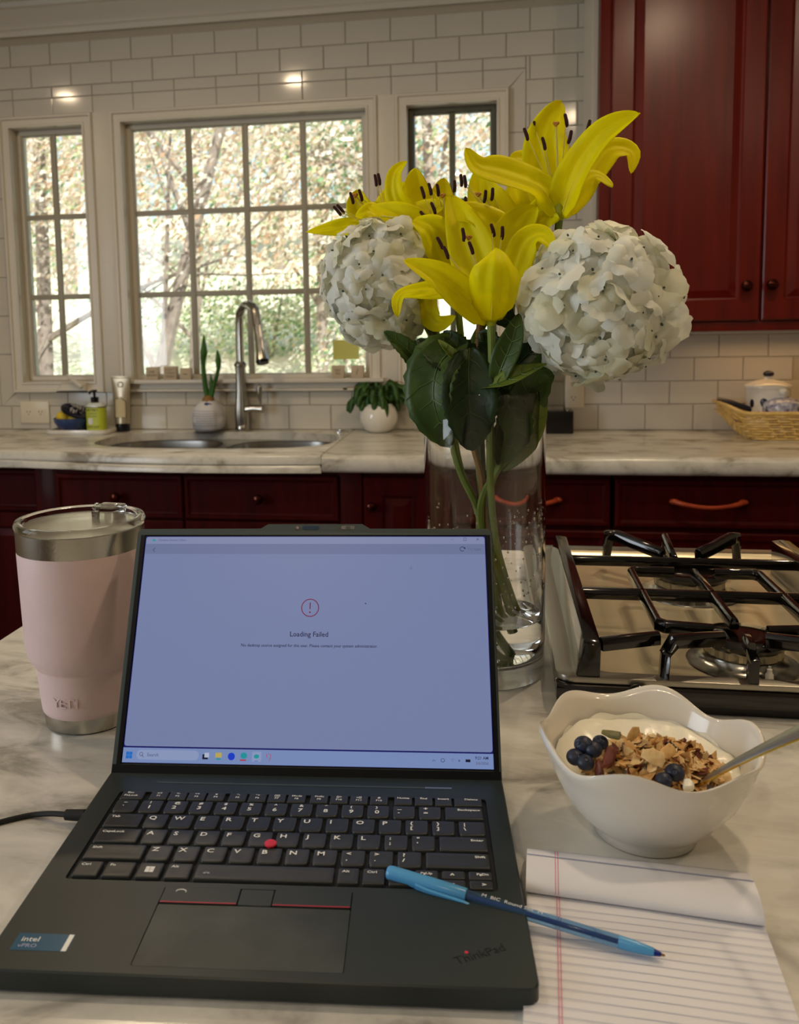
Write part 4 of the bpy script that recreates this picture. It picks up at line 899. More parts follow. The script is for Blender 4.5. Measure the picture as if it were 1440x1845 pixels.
for px_, py_, yy, r_, lab in BB:
    r_ *= 1.1; c = P(px_, py_, yy - .005); t = thing('blueberry', lab, 'blueberry', c - Vector((0, 0, r_ * .85)), group='blueberries in the bowl')
    g = G().ball(c, r_, 18, 12, sc=(1, 1, .88)); obj('skin', g, M['blueberry'], t)
    dv = Vector((R2.uniform(-.6, .6), R2.uniform(-.9, -.1), R2.uniform(.2, .9))).normalized(); g = G().lathe([(r_ * .34, 0), (r_ * .30, r_ * .09), (r_ * .16, r_ * .02)], (0, 0, 0), 8); g.xf(Matrix.Translation(c + dv * r_ * .90) @ dv.to_track_quat('Z', 'Y').to_matrix().to_4x4()); obj('crown', g, M['blueberry'], t)
# spoon
S0, S1 = P(1256, 1414, .598), P(1452, 1318, .548)
t = thing('spoon', 'gold-edged steel spoon handle resting on the bowl rim', 'spoon', S0)
dirv = (S1 - S0); side = dirv.cross(Vector((0, -.45, 1))).normalized(); upv = side.cross(dirv).normalized()
if upv.z < 0: upv = -upv
def spn(name, ws, m, off, th, u0=0, u1=1.35):
    g = G(); n = 14; o = 0
    for i in range(n + 1):
        u = u0 + (u1 - u0) * i / n; c = S0 + dirv * u + upv * (.0022 * math.sin(u * 2.4) + off); w_ = ws[0] + (ws[1] - ws[0]) * min(1, u) ** 1.2
        for a_, b__ in ((-1, -.4), (-.8, -1), (.8, -1), (1, -.4), (.75, 1), (-.75, 1)): g.v.append(c + side * a_ * w_ + upv * b__ * th)
    for i in range(n):
        for k in range(6): g.f.append((i * 6 + k, i * 6 + (k + 1) % 6, i * 6 + 6 + (k + 1) % 6, i * 6 + 6 + k)); g.m.append(0)
    g.f.append(tuple(range(5, -1, -1))); g.m.append(0); g.f.append(tuple(n * 6 + k for k in range(6))); g.m.append(0)
    return obj(name, g, M[m], t, sharp=50)
spn('handle', (.0026, .0072), 'gold', 0, .0010); spn('handle_face', (.0021, .0060), 'steel_satin', .0009, .0005, .02, 1.33)
g = G().ball(S0 - dirv.normalized() * .022 - Vector((0, 0, .010)), .019, 20, 10, sc=(1.1, .72, .22)); obj('spoon_bowl', g, M['steel_satin'], t)
# ---------------------------------------------------------------- notepad and pen
TA = -.055; nc = Vector((.0226, .5875, ZC))
t = thing('notepad', 'white ruled notepad with its top page curled over, right of the laptop', 'notepad', nc, TA)
W_, H_ = .142, .215
obj('page_stack', G().box(0, W_, -H_, 0, .0003, .0052), M['paper'], t, world=False, bevel=.0004)
g = G(); g.grid(lambda u, v: (W_ * u, -.0008 - (H_ - .001) * v, .0054 + .0008 * math.sin(3 * u)), 2, 20); pg = obj('top_page', g, M['paper'], t, world=False)
for k in range(24):
    y_ = -.060 - .0068 * k
    if y_ < -H_: break
    obj('ruled_line', G().box(.0, W_, y_ - .00016, y_ + .00016, .0064, .00645), M['paper_line'], pg, world=False)
for dx in (0, .0016): obj('margin_line', G().box(.0185 + dx, .0189 + dx, -H_ + .001, -.004, .0064, .00646), M['paper_red'], pg, world=False)
# the turned page: rises from the pad, curls over and lies back towards the top
def curl(u, v, off=0):
    pts = [(-.0005, .0060), (-.010, .0125), (-.024, .0168), (-.038, .0165), (-.0475, .0128), (-.0500, .0085), (-.0465, .0062), (-.038, .0060), (-.028, .0062)]
    s = v * (len(pts) - 1); i = min(int(s), len(pts) - 2); f = s - i
    p0, p1, p2, p3 = [Vector(pts[max(0, min(len(pts) - 1, j))]) for j in (i - 1, i, i + 1, i + 2)]
    q = .5 * ((2 * p1) + (p2 - p0) * f + (2 * p0 - 5 * p1 + 4 * p2 - p3) * f * f + (3 * p1 - p0 - 3 * p2 + p3) * f ** 3)
    return Vector((W_ * u - .0008 + .003 * v * 0, q.x * (1 + .12 * u), q.y + off))
g = G(); g.grid(lambda u, v: curl(u, v), 8, 40); cp = obj('curled_page', g, M['paper'], t, world=False, solid=0)
for vv in (.10, .235):
    g = G(); g.grid(lambda u, v: curl(u, vv + .012 * v, .00035), 8, 1); obj('ruled_line', g, M['paper_line'], cp, world=False)
for dx in (0, .0125):
    g = G(); g.grid(lambda u, v: curl(.130 + dx + .0028 * u, v * .62, .0003), 1, 30); obj('margin_line', g, M['paper_red'], cp, world=False)
# pen
A_, B_ = P(701, 1572, .531), PZ(1199, 1722, .9300)
t = thing('ballpoint_pen', 'translucent blue capped-end ballpoint pen lying across laptop and notepad', 'pen', A_)
ax = (B_ - A_); Lp = ax.length; q = ax.to_track_quat('Z', 'Y').to_matrix().to_4x4(); Mp = Matrix.Translation(A_) @ q
def pp(name, prof, m, seg=16, parent=t, sharp=40): g = G().lathe(prof, (0, 0, 0), seg).xf(Mp); return obj(name, g, M[m], parent, sharp=sharp)
cap = pp('cap', [(.0034, -.001), (.0042, 0), (.0046, .002), (.0047, .030), (.0044, .052), (.0041, .0525)], 'pen_cap', 24)
dn = (Mp.to_3x3().inverted() @ Vector((-.25, -1, -.2))); dn = Vector((dn.x, dn.y, 0)).normalized()
g = G(); n = 10
for i in range(n + 1):
    u = i / n; zz = .020 + .036 * u; w_ = .0024 * (1 - .35 * u) * (1 if i < n else .5); sd = Vector((-dn.y, dn.x, 0))
    for a_, b__ in ((-1, 0), (1, 0), (.8, .0014), (-.8, .0014)): g.v.append(sd * a_ * w_ + dn * (.0042 + .0012 * min(1, u * 4) + b__) + Vector((0, 0, zz)))
for i in range(n):
    for k in range(4): g.f.append((i * 4 + k, i * 4 + (k + 1) % 4, i * 4 + 4 + (k + 1) % 4, i * 4 + 4 + k)); g.m.append(0)
g.f.append((3, 2, 1, 0)); g.m.append(0); g.f.append(tuple(n * 4 + k for k in range(4))); g.m.append(0)
obj('clip', g.xf(Mp), M['pen_cap'], cap)
pp('barrel', [(.0034, .050), (.0036, .051), (.0036, Lp - .026), (.0031, Lp - .0225), (.0028, Lp - .0222)], 'pen_barrel', 24)
pp('ink_tube', [(.0014, .053), (.0012, Lp - .020)], 'pen_ink', 10)
pp('grip_cone', [(.0036, Lp - .026), (.0034, Lp - .018), (.0024, Lp - .007), (.0020, Lp - .006)], 'pen_cap', 20)
pp('tip_cone', [(.0023, Lp - .0072), (.0012, Lp - .0024), (.0010, Lp - .0022)], 'pen_tip', 16)
pp('metal_point', [(.0009, Lp - .0024), (.0007, Lp - .0008), (.0003, Lp)], 'brass', 12)
# print on the barrel, on the side facing up
up = Vector((0, 0, 1)); axn = ax.normalized(); upn = (up - axn * up.dot(axn)).normalized(); vv = upn.cross(axn)
def pentext(s, u, size):
    o = text('barrel_print', s, size, M['paper'], t, (0, 0, 0), ext=.00001); X = axn; Y = upn.cross(X) * 1.0
    Mt = Matrix((( X.x, Y.x, upn.x, 0), (X.y, Y.y, upn.y, 0), (X.z, Y.z, upn.z, 0), (0, 0, 0, 1))); o.matrix_local = Matrix.Translation(A_ + axn * u + upn * .0038 - Vector(t.location)) @ Mt
pentext('M  BIC  Round Stic  M', .062, .0042)
# ---------------------------------------------------------------- flowers
RF = random.Random(21)
def catmull(pts, n):
    out = []; m = len(pts) - 1
    for i in range(n + 1):
        s = i / n * m; k = min(int(s), m - 1); f = s - k
        p0, p1, p2, p3 = [Vector(pts[max(0, min(m, j))]) for j in (k - 1, k, k + 1, k + 2)]
        out.append(.5 * ((2 * p1) + (p2 - p0) * f + (2 * p0 - 5 * p1 + 4 * p2 - p3) * f * f + (3 * p1 - p0 - 3 * p2 + p3) * f ** 3))
    return out
def blade(pts, w, face=(0, -1, .25), cup=.25, prof='petal', n=22, nv=8, wave=.04, serr=0, thick=.0004, mi=0, seed=0, fold=0):
    """a petal or leaf: centre line pts, full width w, face = the way its upper side looks"""
    c = catmull(pts, n); g = G(); face = Vector(face).normalized(); rows_ = []
    prev = None
    for i, p in enumerate(c):
        u = i / n; tn = (c[min(i + 1, n)] - c[max(i - 1, 0)]).normalized(); sd = tn.cross(face)
        if sd.length < .15 and prev is not None: sd = prev
        if prev is not None and sd.dot(prev) < 0: sd = -sd
        sd.normalize(); prev = sd; nm = sd.cross(tn).normalized()
        if prof == 'petal': wd = (math.sin(math.pi * min(1, (u * .93 + .07)) ** .85)) ** .72 * (1 - .12 * u)
        elif prof == 'leaf': wd = (math.sin(math.pi * (u * .97 + .02)) ** .8) * (1.1 - .25 * u)
        else: wd = math.sin(math.pi * (u * .92 + .06)) ** .5
        if u < .12 and prof == 'petal': wd = max(wd * .8, .22)
        row = []
        for j in range(nv + 1):
            v = 2 * j / nv - 1; e = abs(v)
            sr = 1 + (serr * (1 if i % 2 else -1) if e > .95 else 0)
            hgt = cup * w * .5 * wd * (v * v) + fold * e * w * wd * .5 + wave * w * math.sin(6.3 * u * 1.6 + v * 2 + seed) * e * e
            if prof == 'petal': hgt += .030 * w * wd * math.cos(9.4 * v) * math.sin(3.1 * u)
            row.append(p + sd * (v * w * .5 * wd * sr) + nm * hgt)
        rows_.append((row, nm))
    o = len(g.v)
    for r_, nm in rows_: g.v += r_
    for r_, nm in rows_: g.v += [q - nm * thick for q in r_]
    N = (n + 1) * (nv + 1)
    for i in range(n):
        for j in range(nv):
            a = i * (nv + 1) + j; g.f.append((a, a + nv + 1, a + nv + 2, a + 1)); g.m.append(mi); g.f.append((N + a, N + a + 1, N + a + nv + 2, N + a + nv + 1)); g.m.append(mi)
    for i in range(n):
        for j in (0, nv):
            a = i * (nv + 1) + j; g.f.append((a, a + nv + 1, N + a + nv + 1, N + a)); g.m.append(mi)
    for j in range(nv):
        for i in (0, n): a = i * (nv + 1) + j; g.f.append((a, a + 1, N + a + 1, N + a)); g.m.append(mi)
    return g
FD = 0.0
def PP(l): return [P(a, b_, y) for a, b_, y in l]
def lily(lab, base, stem, petals, anthers, pistil=None, fl=.012):
    bx_ = P(*base); t = thing('lily', lab, 'flower', P(*stem[-1]), group='yellow lilies in the vase')
    g = G().tube(PP([base] + stem), [.0042] + [.0036] * len(stem), 10, sub=6); st = obj('stem', g, M['stem'], t)
    for i, (pts, w_, fc, *rest) in enumerate(petals):
        cup = rest[0] if rest else .35
        q = PP(pts); p = obj('petal', blade(q, w_ * 1.28, fc, cup, nv=14, seed=i * 1.7, wave=.05), M['lily'], t, sharp=180)
        c = catmull(q, 22); fcv = Vector(fc).normalized()
        g = G().tube([c[k] + fcv * .0004 for k in range(1, 18)], [.0007 * (1 - k / 20) + .0001 for k in range(17)], 5); obj('midrib', g, M['lily_rib'], p)
    g = G().lathe([(.0038, -.004), (.0062, .002), (.0080, .008), (.0070, .012)], bx_, 16); obj('throat', g, M['lily_throat'], t)
    for (ax_, ay_, yy, ang) in anthers:
        c = P(ax_, ay_, yy); L = .0068; dv = Vector((math.sin(math.radians(ang)), -.15, math.cos(math.radians(ang)))).normalized()
        bs = bx_ + (c - bx_) * .12
        g = G().tube([bs, bs + (c - bs) * .5 + Vector((0, 0, .004)), c], [.0008, .0006, .0004], 6, sub=4); f = obj('filament', g, M['filament'], t)
        g = G().tube([c - dv * L, c - dv * L * .8, c - dv * L * .2 + Vector((.0004, 0, 0)), c + dv * L * .8, c + dv * L], [.0006, .0017, .0019, .0017, .0006], 8, sub=2, flat=(0, 1, 0)); obj('anther', g, M['anther'], f)
    if pistil:
        c = P(*pistil); g = G().tube([bx_, bx_.lerp(c, .55) + Vector((0, 0, .002)), c], [.0013, .0011, .0010], 6, sub=4); f = obj('pistil', g, M['filament'], t)
        g = G(); [g.ball(c + Vector((.0018 * math.cos(a), 0, .0012 * math.sin(a))), .0019, 8, 6) for a in (.5, 2.6, 4.7)]; obj('stigma', g, M['stigma'], f)
    return t
FR, UPF = (0, -1, .2), (0, -.5, .9)
lily('yellow lily highest on the right, against the cherry cabinet', (1008, 390, .935),
     [(998, 470, .95), (960, 600, .945), (915, 720, .93), (886, 850, .925), (864, 930, .925), (872, 1080, .935), (905, 1168, .945)],
     [([(1002, 388, .945), (990, 320, .955), (985, 245, .95), (1012, 182, .955)], .043, (-.1, -1, .1), .4),
      ([(1012, 388, .93), (1040, 315, .915), (1088, 245, .90), (1154, 204, .89)], .032, (-.5, -1, .5), .5),
      ([(1018, 380, .945), (1062, 320, .96), (1100, 272, .965), (1138, 276, .965), (1137, 313, .96)], .023, (.2, -.9, .6), .3),
      ([(1014, 392, .93), (1040, 355, .935), (1072, 318, .94), (1105, 336, .935)], .021, (.2, -.8, .7), .2),
      ([(1004, 388, .93), (975, 340, .925), (905, 312, .915), (862, 300, .91), (839, 266, .91)], .030, (-.1, -.9, .6), .3),
      ([(1000, 380, .95), (972, 325, .965), (945, 292, .97), (917, 288, .965)], .030, (-.2, -1, .5), .3),
      ([(1010, 394, .925), (1018, 340, .90), (1030, 280, .895), (1020, 240, .905)], .026, (.3, -1, 0), -.3)][:6],
     [(948, 242, .93, -18), (964, 230, .95, -10), (1020, 217, .93, -10), (980, 259, .93, -14), (1027, 247, .92, 14), (1060, 228, .93, 16)], (1002, 223, .925))
lily('yellow lily nearest the camera, in the middle of the bouquet', (885, 580, .868),
     [(886, 650, .875), (884, 760, .885), (884, 870, .895), (895, 980, .915), (925, 1080, .935), (944, 1116, .945)],
     [([(880, 578, .868), (838, 538, .855), (790, 497, .845), (727, 468, .85)], .027, (-.2, -1, .4), .5),
      ([(876, 576, .875), (835, 530, .875), (775, 524, .872), (722, 532, .872), (716, 572, .868)], .021, (-.1, -.8, .8), .2),
      ([(885, 580, .862), (889, 525, .838), (892, 475, .832), (893, 447, .846)], .039, (0, -1, .1), -.4),
      ([(892, 576, .875), (922, 510, .885), (948, 440, .885), (978, 424, .88), (1000, 452, .872)], .025, (-.2, -1, .5), .3),
      ([(882, 574, .885), (862, 490, .905), (836, 410, .915), (812, 352, .93)], .040, (0, -1, .2), .35),
      ([(888, 574, .89), (902, 490, .915), (932, 410, .925), (968, 372, .93)], .040, (.1, -1, .2), .35)],
     [(793, 438, .87, -25), (804, 455, .865, -20), (835, 423, .87, -6), (849, 447, .865, -18), (888, 415, .885, -14), (905, 420, .88, 3)], (845, 428, .875))
lily('yellow lily opening upwards left of the centre, over the left hydrangea', (822, 520, .955),
     [(830, 600, .95), (842, 700, .94), (858, 800, .925), (868, 890, .92), (880, 1000, .92), (878, 1140, .915), (902, 1180, .92)],
     [([(815, 512, .95), (775, 440, .945), (722, 392, .94), (664, 372, .95)], .033, (-.2, -1, .5), .35),
      ([(812, 500, .96), (760, 410, .97), (716, 360, .965), (712, 315, .965), (734, 290, .97)], .021, (-.4, -1, .3), .3),
      ([(816, 500, .965), (780, 410, .98), (752, 355, .985), (748, 302, .98)], .038, (.1, -1, .2), .35),
      ([(822, 505, .965), (806, 420, .985), (796, 365, .99), (800, 320, .985)], .034, (0, -1, .2), .3),
      ([(820, 515, .94), (800, 450, .925), (775, 412, .915), (742, 398, .915)], .034, (0, -1, .5), .3),
      ([(815, 518, .945), (772, 520, .935), (768, 556, .925), (790, 583, .918), (822, 569, .915)], .023, (-.3, -1, .1), .2)],
     [(762, 347, .94, -14), (775, 341, .95, -12), (789, 343, .95, -6), (781, 375, .935, -20), (764, 390, .925, -35), (819, 336, .96, 2)], (798, 352, .95))
lily('yellow lily farthest left, its tip over the big window', (705, 440, .99),
     [(740, 540, .985), (775, 600, .97), (810, 680, .95), (815, 760, .94), (830, 845, .935), (858, 912, .935), (880, 1000, .935), (905, 1120, .94)],
     [([(695, 436, .985), (650, 412, .975), (600, 412, .97), (551, 418, .97)], .021, (0, -.9, .6), .2),
      ([(700, 430, .995), (672, 400, .995), (650, 372, .99), (648, 340, .985)], .034, (-.2, -1, .3), .4),
      ([(702, 430, 1.0), (700, 395, 1.02), (715, 355, 1.03), (742, 332, 1.03)], .033, (0, -1, .3), .3),
      ([(702, 432, .985), (690, 400, .97), (668, 385, .955), (640, 390, .95)], .026, (0, -1, .6), .3),
      ([(706, 440, .98), (735, 405, .965), (770, 380, .955), (800, 372, .95)], .030, (0, -1, .6), .3)],
     [(608, 380, .96, -38), (614, 377, .965, -38), (634, 357, .97, -14), (650, 352, .975, -14), (677, 325, .985, -6), (683, 323, .98, -8)], (640, 352, .975))
lily('yellow lily in the middle right, behind the front lily', (928, 460, .965),
     [(922, 560, .96), (915, 660, .955), (910, 760, .95), (890, 860, .945), (868, 925, .94), (880, 1040, .945), (900, 1100, .95)],
     [([(925, 455, .96), (900, 400, .965), (872, 350, .97), (866, 300, .975)], .038, (-.1, -1, .2), .35),
      ([(930, 455, .955), (955, 410, .945), (978, 375, .94), (994, 340, .945)], .026, (.1, -1, .3), .3),
      ([(922, 455, .95), (893, 415, .935), (850, 388, .925), (806, 388, .925)], .034, (0, -1, .7), .3),
      ([(932, 458, .95), (962, 425, .935), (985, 400, .93), (1008, 392, .925)], .030, (.1, -1, .6), .3),
      ([(930, 452, .975), (935, 400, .985), (930, 360, .985), (925, 330, .99)], .032, (0, -1, .1), .3),
      ([(926, 452, .98), (952, 390, .99), (972, 345, .985), (985, 318, .98)], .028, (0, -1, .1), .3)],
     [(874, 354, .94, 8), (887, 350, .935, 6), (839, 366, .94, 0), (823, 368, .945, -12), (831, 325, .955, -4), (838, 327, .955, -6)], (862, 350, .95))
# hydrangeas
def floret_mesh(seed, cream):
    r_ = random.Random(seed); g = G(); N = 4
    for k in range(N):
        a = math.pi / 2 * k + r_.uniform(-.18, .18); L = .0195 * r_.uniform(.85, 1.15); W = L * r_.uniform(1.12, 1.40); lift = r_.uniform(.0, .006); c_, s_ = math.cos(a), math.sin(a)
        n, m = 7, 6; o = len(g.v); ph = r_.uniform(0, 6)
        for i in range(n + 1):
            u = i / n
            for j in range(m + 1):
                v = 2 * j / m - 1; wd = max(.13, math.sqrt(max(0, 1 - ((u - .60) / .64) ** 2))) if u < .6 else math.sqrt(max(0, 1 - ((u - .60) / .56) ** 2))
                tipc = 1 - .06 * v * v * u + .035 * math.sin(v * 7 + ph) * (u > .8)
                x = L * u * tipc + .001; y = W * .5 * wd * v; z = lift * u * u * 1.2 + .0022 * math.sin(u * 3.1) - .0022 * v * v * u + .0011 * math.sin(v * 4 + ph + 3 * u) * u + (k % 2) * .0010
                z -= .0060 * max(0, u - .5) * r_.uniform(.9, 1.1) * 1.2
                g.v.append(Vector((x * c_ - y * s_, x * s_ + y * c_, z)))
        for i in range(n):
            for j in range(m): b__ = o + i * (m + 1) + j; g.f.append((b__, b__ + m + 1, b__ + m + 2, b__ + 1)); g.m.append(0)
    g.ball((0, 0, .0044), .0012, 7, 5, 1)
    return mesh_of('floret', g, [M['hydra_cream' if cream else 'hydra'], M['hydra_eye']], sharp=180)
FMS = [floret_mesh(s, s % 3 == 0) for s in range(12)]
def hydrangea(lab, c, r_, n, stem, seed, sc=1.0):
    C_ = Vector(c); rr = random.Random(seed); t = thing('hydrangea', lab, 'flower', P(*stem[-1]), group='white hydrangeas in the vase'); off = ORG[t.name]
    pts = [C_ + Vector((0, 0, -r_[2] * .1)), C_ + Vector((0, 0, -r_[2] * .7))] + PP(stem)
    g = G().tube(pts, [.004] * len(pts), 8, sub=5); obj('stem', g, M['stem'], t)
    g = G().ball(C_, .74, 24, 16, sc=r_)
    obj('inner_petals', g, M['hydra_cream'], t, sharp=180)
    ga = math.pi * (3 - math.sqrt(5)); ks = 0
    for i in range(n):
        zz = 1 - 2 * (i + .5) / n; ra = math.sqrt(1 - zz * zz); th = ga * i + rr.uniform(-.12, .12); d = Vector((ra * math.cos(th), ra * math.sin(th), zz + rr.uniform(-.05, .05))).normalized()
        if d.y > .62: continue
        p = Vector((d.x * r_[0], d.y * r_[1], d.z * r_[2])) * rr.uniform(.76, .97); nv_ = (Vector((d.x / r_[0], d.y / r_[1], d.z / r_[2])).normalized() + Vector((rr.uniform(-.6, .6), rr.uniform(-.55, .55), rr.uniform(-.55, .75)))).normalized()
        o = bpy.data.objects.new('floret', rr.choice(FMS)); link(o, t); s = rr.uniform(.85, 1.22) * sc
        o.matrix_local = Matrix.Translation(C_ + p - off) @ nv_.to_track_quat('Z', 'Y').to_matrix().to_4x4() @ Matrix.Rotation(rr.uniform(0, 6.28), 4, 'Z') @ Matrix.Diagonal((s, s, s * rr.uniform(.7, 1.7), 1))
    return t
cr = P(1082, 548, .885)
hydrangea('large white hydrangea head on the right of the bouquet', cr, (.074, .066, .074), 175, [(1010, 650, .92), (970, 720, .92), (930, 800, .915), (893, 852, .91), (866, 915, .905), (880, 1020, .92), (910, 1130, .93)], 4)
cl = P(680, 512, .945)
hydrangea('white hydrangea head on the left, in front of the big window', cl, (.057, .055, .068), 135, [(760, 545, .95), (790, 615, .94), (815, 700, .925), (815, 790, .92), (832, 855, .92), (862, 918, .915), (890, 1010, .92), (925, 1120, .93)], 9, .95)
# leaves: each hangs on a stem of the bouquet
lt_ = thing('leaf_sprig', 'green foliage of the bouquet spreading over the vase rim', 'leaves', P(878, 930, .93))
g = G().tube(PP([(866, 560, .93), (858, 700, .92), (852, 790, .915), (868, 860, .912), (876, 950, .915), (900, 1090, .93)]), .0036, 8, sub=5); obj('stem', g, M['stem_brown'], lt_)
g = G().tube(PP([(865, 600, .90), (878, 700, .905), (882, 800, .91), (884, 930, .915), (890, 1000, .93)]), .0034, 8, sub=5); obj('stem', g, M['stem_dark'], lt_)
g = G().tube(PP([(980, 650, .91), (955, 760, .905), (905, 835, .905), (880, 880, .91)]), .0026, 8, sub=5); obj('stem', g, M['stem'], lt_)
g = G().tube(PP([(755, 530, .94), (775, 590, .935), (800, 640, .93), (830, 680, .925), (862, 760, .915), (868, 860, .915)]), .0042, 8, sub=5); obj('stem', g, M['stem_dark'], lt_)
def leaf(pts, w_, face, m, serr=.05, fold=.25, cup=.15, veins=5, prof='leaf'):
    q = PP(pts); L = obj('leaf', blade(q, w_, face, cup, prof, 24, 8, .05, serr, .0004, fold=fold, seed=len(q)), M[m], lt_, sharp=180)
    fc = Vector(face).normalized(); c = catmull(q, 24); g = G().tube([p + fc * .0006 for p in c[:23]], [.0010 * (1 - k / 26) for k in range(23)], 5)
    for k in range(veins):
        i = 3 + k * 4
        if i > 20: break
        tn = (c[i + 1] - c[i]).normalized(); sd = tn.cross(fc).normalized(); ww = w_ * .42 * (math.sin(math.pi * (i / 24 * .97 + .02)) ** .8)
        for s in (-1, 1): g.tube([c[i] + fc * .0006, c[i] + sd * s * ww * .55 + tn * ww * .35 + fc * (.0012 + fold * ww * .5), c[i] + sd * s * ww + tn * ww * .9 + fc * (.001 + fold * ww)], [.0005, .0004, .0002], 4)
    obj('vein', g, M['vein'] if m != 'leaf_dark' else M['leaf'], L)
leaf([(838, 612, .90), (790, 660, .885), (783, 730, .878), (812, 806, .885)], .062, (-.5, -1, .25), 'leaf')
leaf([(846, 628, .885), (845, 690, .868), (848, 750, .866), (852, 812, .875)], .058, (.1, -1, .2), 'leaf_dark')
leaf([(800, 690, .91), (765, 660, .905), (730, 625, .90), (692, 597, .90)], .024, (-.3, -.9, .5), 'leaf')
leaf([(845, 680, .90), (812, 655, .895), (785, 640, .895), (752, 611, .895)], .034, (0, -.8, .6), 'leaf_dark', .10)
leaf([(892, 700, .87), (905, 660, .862), (925, 610, .865), (935, 565, .875)], .026, (-.2, -1, .2), 'leaf', 0, .35)
leaf([(862, 700, .872), (900, 690, .858), (945, 672, .858), (985, 655, .868)], .020, (0, -.7, .8), 'leaf_light', 0, .3)
leaf([(900, 838, .905), (925, 770, .90), (955, 700, .895), (1000, 622, .90)], .046, (.35, -1, .2), 'leaf', .04)
leaf([(905, 848, .90), (945, 800, .895), (968, 750, .893), (975, 690, .90)], .022, (.4, -1, .3), 'leaf_light', 0, .3)
leaf([(895, 700, .895), (920, 740, .885), (930, 780, .885), (905, 835, .89)], .034, (.2, -1, .1), 'leaf')
leaf([(868, 690, .90), (850, 650, .895), (820, 620, .895), (800, 596, .90)], .026, (0, -.9, .5), 'leaf_dark', .10)
leaf([(850, 690, .888), (835, 660, .880), (815, 640, .878), (790, 612, .885)], .014, (.2, -.8, .8), 'leaf_light', 0, .4)
leaf([(870, 700, .905), (885, 650, .90), (880, 615, .90), (862, 600, .905)], .028, (0, -1, .3), 'leaf_dark', .1)
leaf([(905, 690, .93), (940, 650, .93), (975, 620, .93), (1010, 600, .93)], .034, (0, -.9, .5), 'leaf_dark', .05)
leaf([(940, 700, .915), (970, 670, .91), (1000, 655, .91), (1022, 630, .91)], .024, (0, -.9, .5), 'leaf', .06)
leaf([(850, 705, .93), (900, 680, .94), (950, 650, .945), (985, 600, .945)], .038, (0, -1, .3), 'leaf_dark', .04)
leaf([(790, 640, .94), (755, 632, .95), (735, 612, .955), (720, 600, .96)], .012, (0, -.8, .7), 'leaf_light', 0, .2)
leaf([(838, 640, .93), (856, 612, .93), (870, 590, .93), (885, 575, .93)], .010, (0, -.8, .7), 'leaf_light', 0, .2)
leaf([(912, 800, .92), (925, 745, .93), (935, 690, .935), (925, 650, .935)], .040, (.1, -1, .2), 'leaf', .04)
leaf([(930, 590, .95), (900, 560, .95), (905, 530, .95), (930, 500, .955)], .030, (0, -1, .2), 'leaf_dark', .04)
leaf([(948, 470, .95), (952, 440, .95), (965, 425, .955), (985, 405, .96)], .024, (0, -1, .2), 'leaf_dark', .04)
leaf([(790, 590, .97), (770, 575, .97), (745, 583, .965)], .018, (0, -1, .3), 'leaf_dark', .1)
# ---------------------------------------------------------------- faucet
fx, fy = -.897, 3.008
def S(name, label, cat, x, y, z=ZC, group=None): return thing(name, label, cat, (x, y, z), group=group)
t = S('faucet', 'brushed steel gooseneck faucet with ribbed body behind the sink', 'faucet', fx, fy)
def ribbed(prof, c, nrib, amp, seg=72):
    return G().lathe(prof, c, seg, wob=lambda r, z, a: (r * (1 + amp * math.cos(nrib * a)), z))
obj('base', G().lathe([(.024, 0), (.025, .003), (.025, .018), (.023, .022)], (fx, fy, ZC), 32), M['steel'], t)
obj('body', ribbed([(.0225, .020), (.0245, .050), (.0240, .085), (.0195, .130), (.0175, .170), (.0180, .210), (.0190, .232)], (fx, fy, ZC), 12, .045), M['steel'], t, sharp=80)
obj('collar', G().lathe([(.0190, .230), (.0235, .234), (.0238, .240), (.0190, .245), (.0160, .250)], (fx, fy, ZC), 32), M['steel'], t)
tipp = P(473, 652, 2.80); A0 = Vector((fx, fy, ZC + .245)); top = ZC + .448
hx, hy = tipp.x - fx, tipp.y - fy
def nk(pts, rad, nr=10):
    g = G(); pts, rad = spline([Vector(p) for p in pts], rad, 8); o = 0; seg = 40; up = Vector((1, 0, 0))
    for i, p in enumerate(pts):
        tt = (pts[min(i + 1, len(pts) - 1)] - pts[max(i - 1, 0)]).normalized(); up = (up - tt * tt.dot(up)).normalized(); sd = tt.cross(up)
        for k in range(seg): a = 2 * math.pi * k / seg; r_ = rad[i] * (1 + .06 * math.cos(nr * a)); g.v.append(p + (up * math.cos(a) + sd * math.sin(a)) * r_)
    for i in range(len(pts) - 1):
        for k in range(seg): g.f.append((i * seg + k, i * seg + (k + 1) % seg, (i + 1) * seg + (k + 1) % seg, (i + 1) * seg + k)); g.m.append(0)
    g.f.append(tuple(reversed(range(seg)))); g.m.append(0); g.f.append(tuple((len(pts) - 1) * seg + k for k in range(seg))); g.m.append(0)
    return g
arc = [A0, A0 + Vector((0, 0, .10)), A0 + Vector((hx * .03, hy * .03, .165))] + [Vector((fx + hx * (.42 - .42 * math.cos(a)), fy + hy * (.42 - .42 * math.cos(a)), ZC + .39 + .058 * math.sin(a))) for a in [math.radians(q) for q in (35, 65, 90, 115, 140)]]
arc.append(Vector((fx + hx * .84, fy + hy * .84, ZC + .375)))
obj('neck', nk(arc, [.0140] * len(arc)), M['steel'], t, sharp=80)
e = arc[-1]; tp_ = Vector((fx + hx * 1.0, fy + hy * 1.0, tipp.z + .004))
obj('spray_head', nk([e, e.lerp(tp_, .35), e.lerp(tp_, .75), tp_], [.0140, .0145, .0170, .0225]), M['steel'], t, sharp=80)
g = G().tube([tp_, tp_ + (tp_ - e).normalized() * .010], [.0228, .0200], 24); obj('nozzle_ring', g, M['black_plastic'], t, sharp=40)
g = G().tube([(fx + .02, fy - .005, ZC + .078), (fx + .045, fy - .010, ZC + .082), (fx + .082, fy - .015, ZC + .080)], [.014, .012, .0145], 20, sub=3); obj('side_valve', g, M['steel'], t, sharp=60)
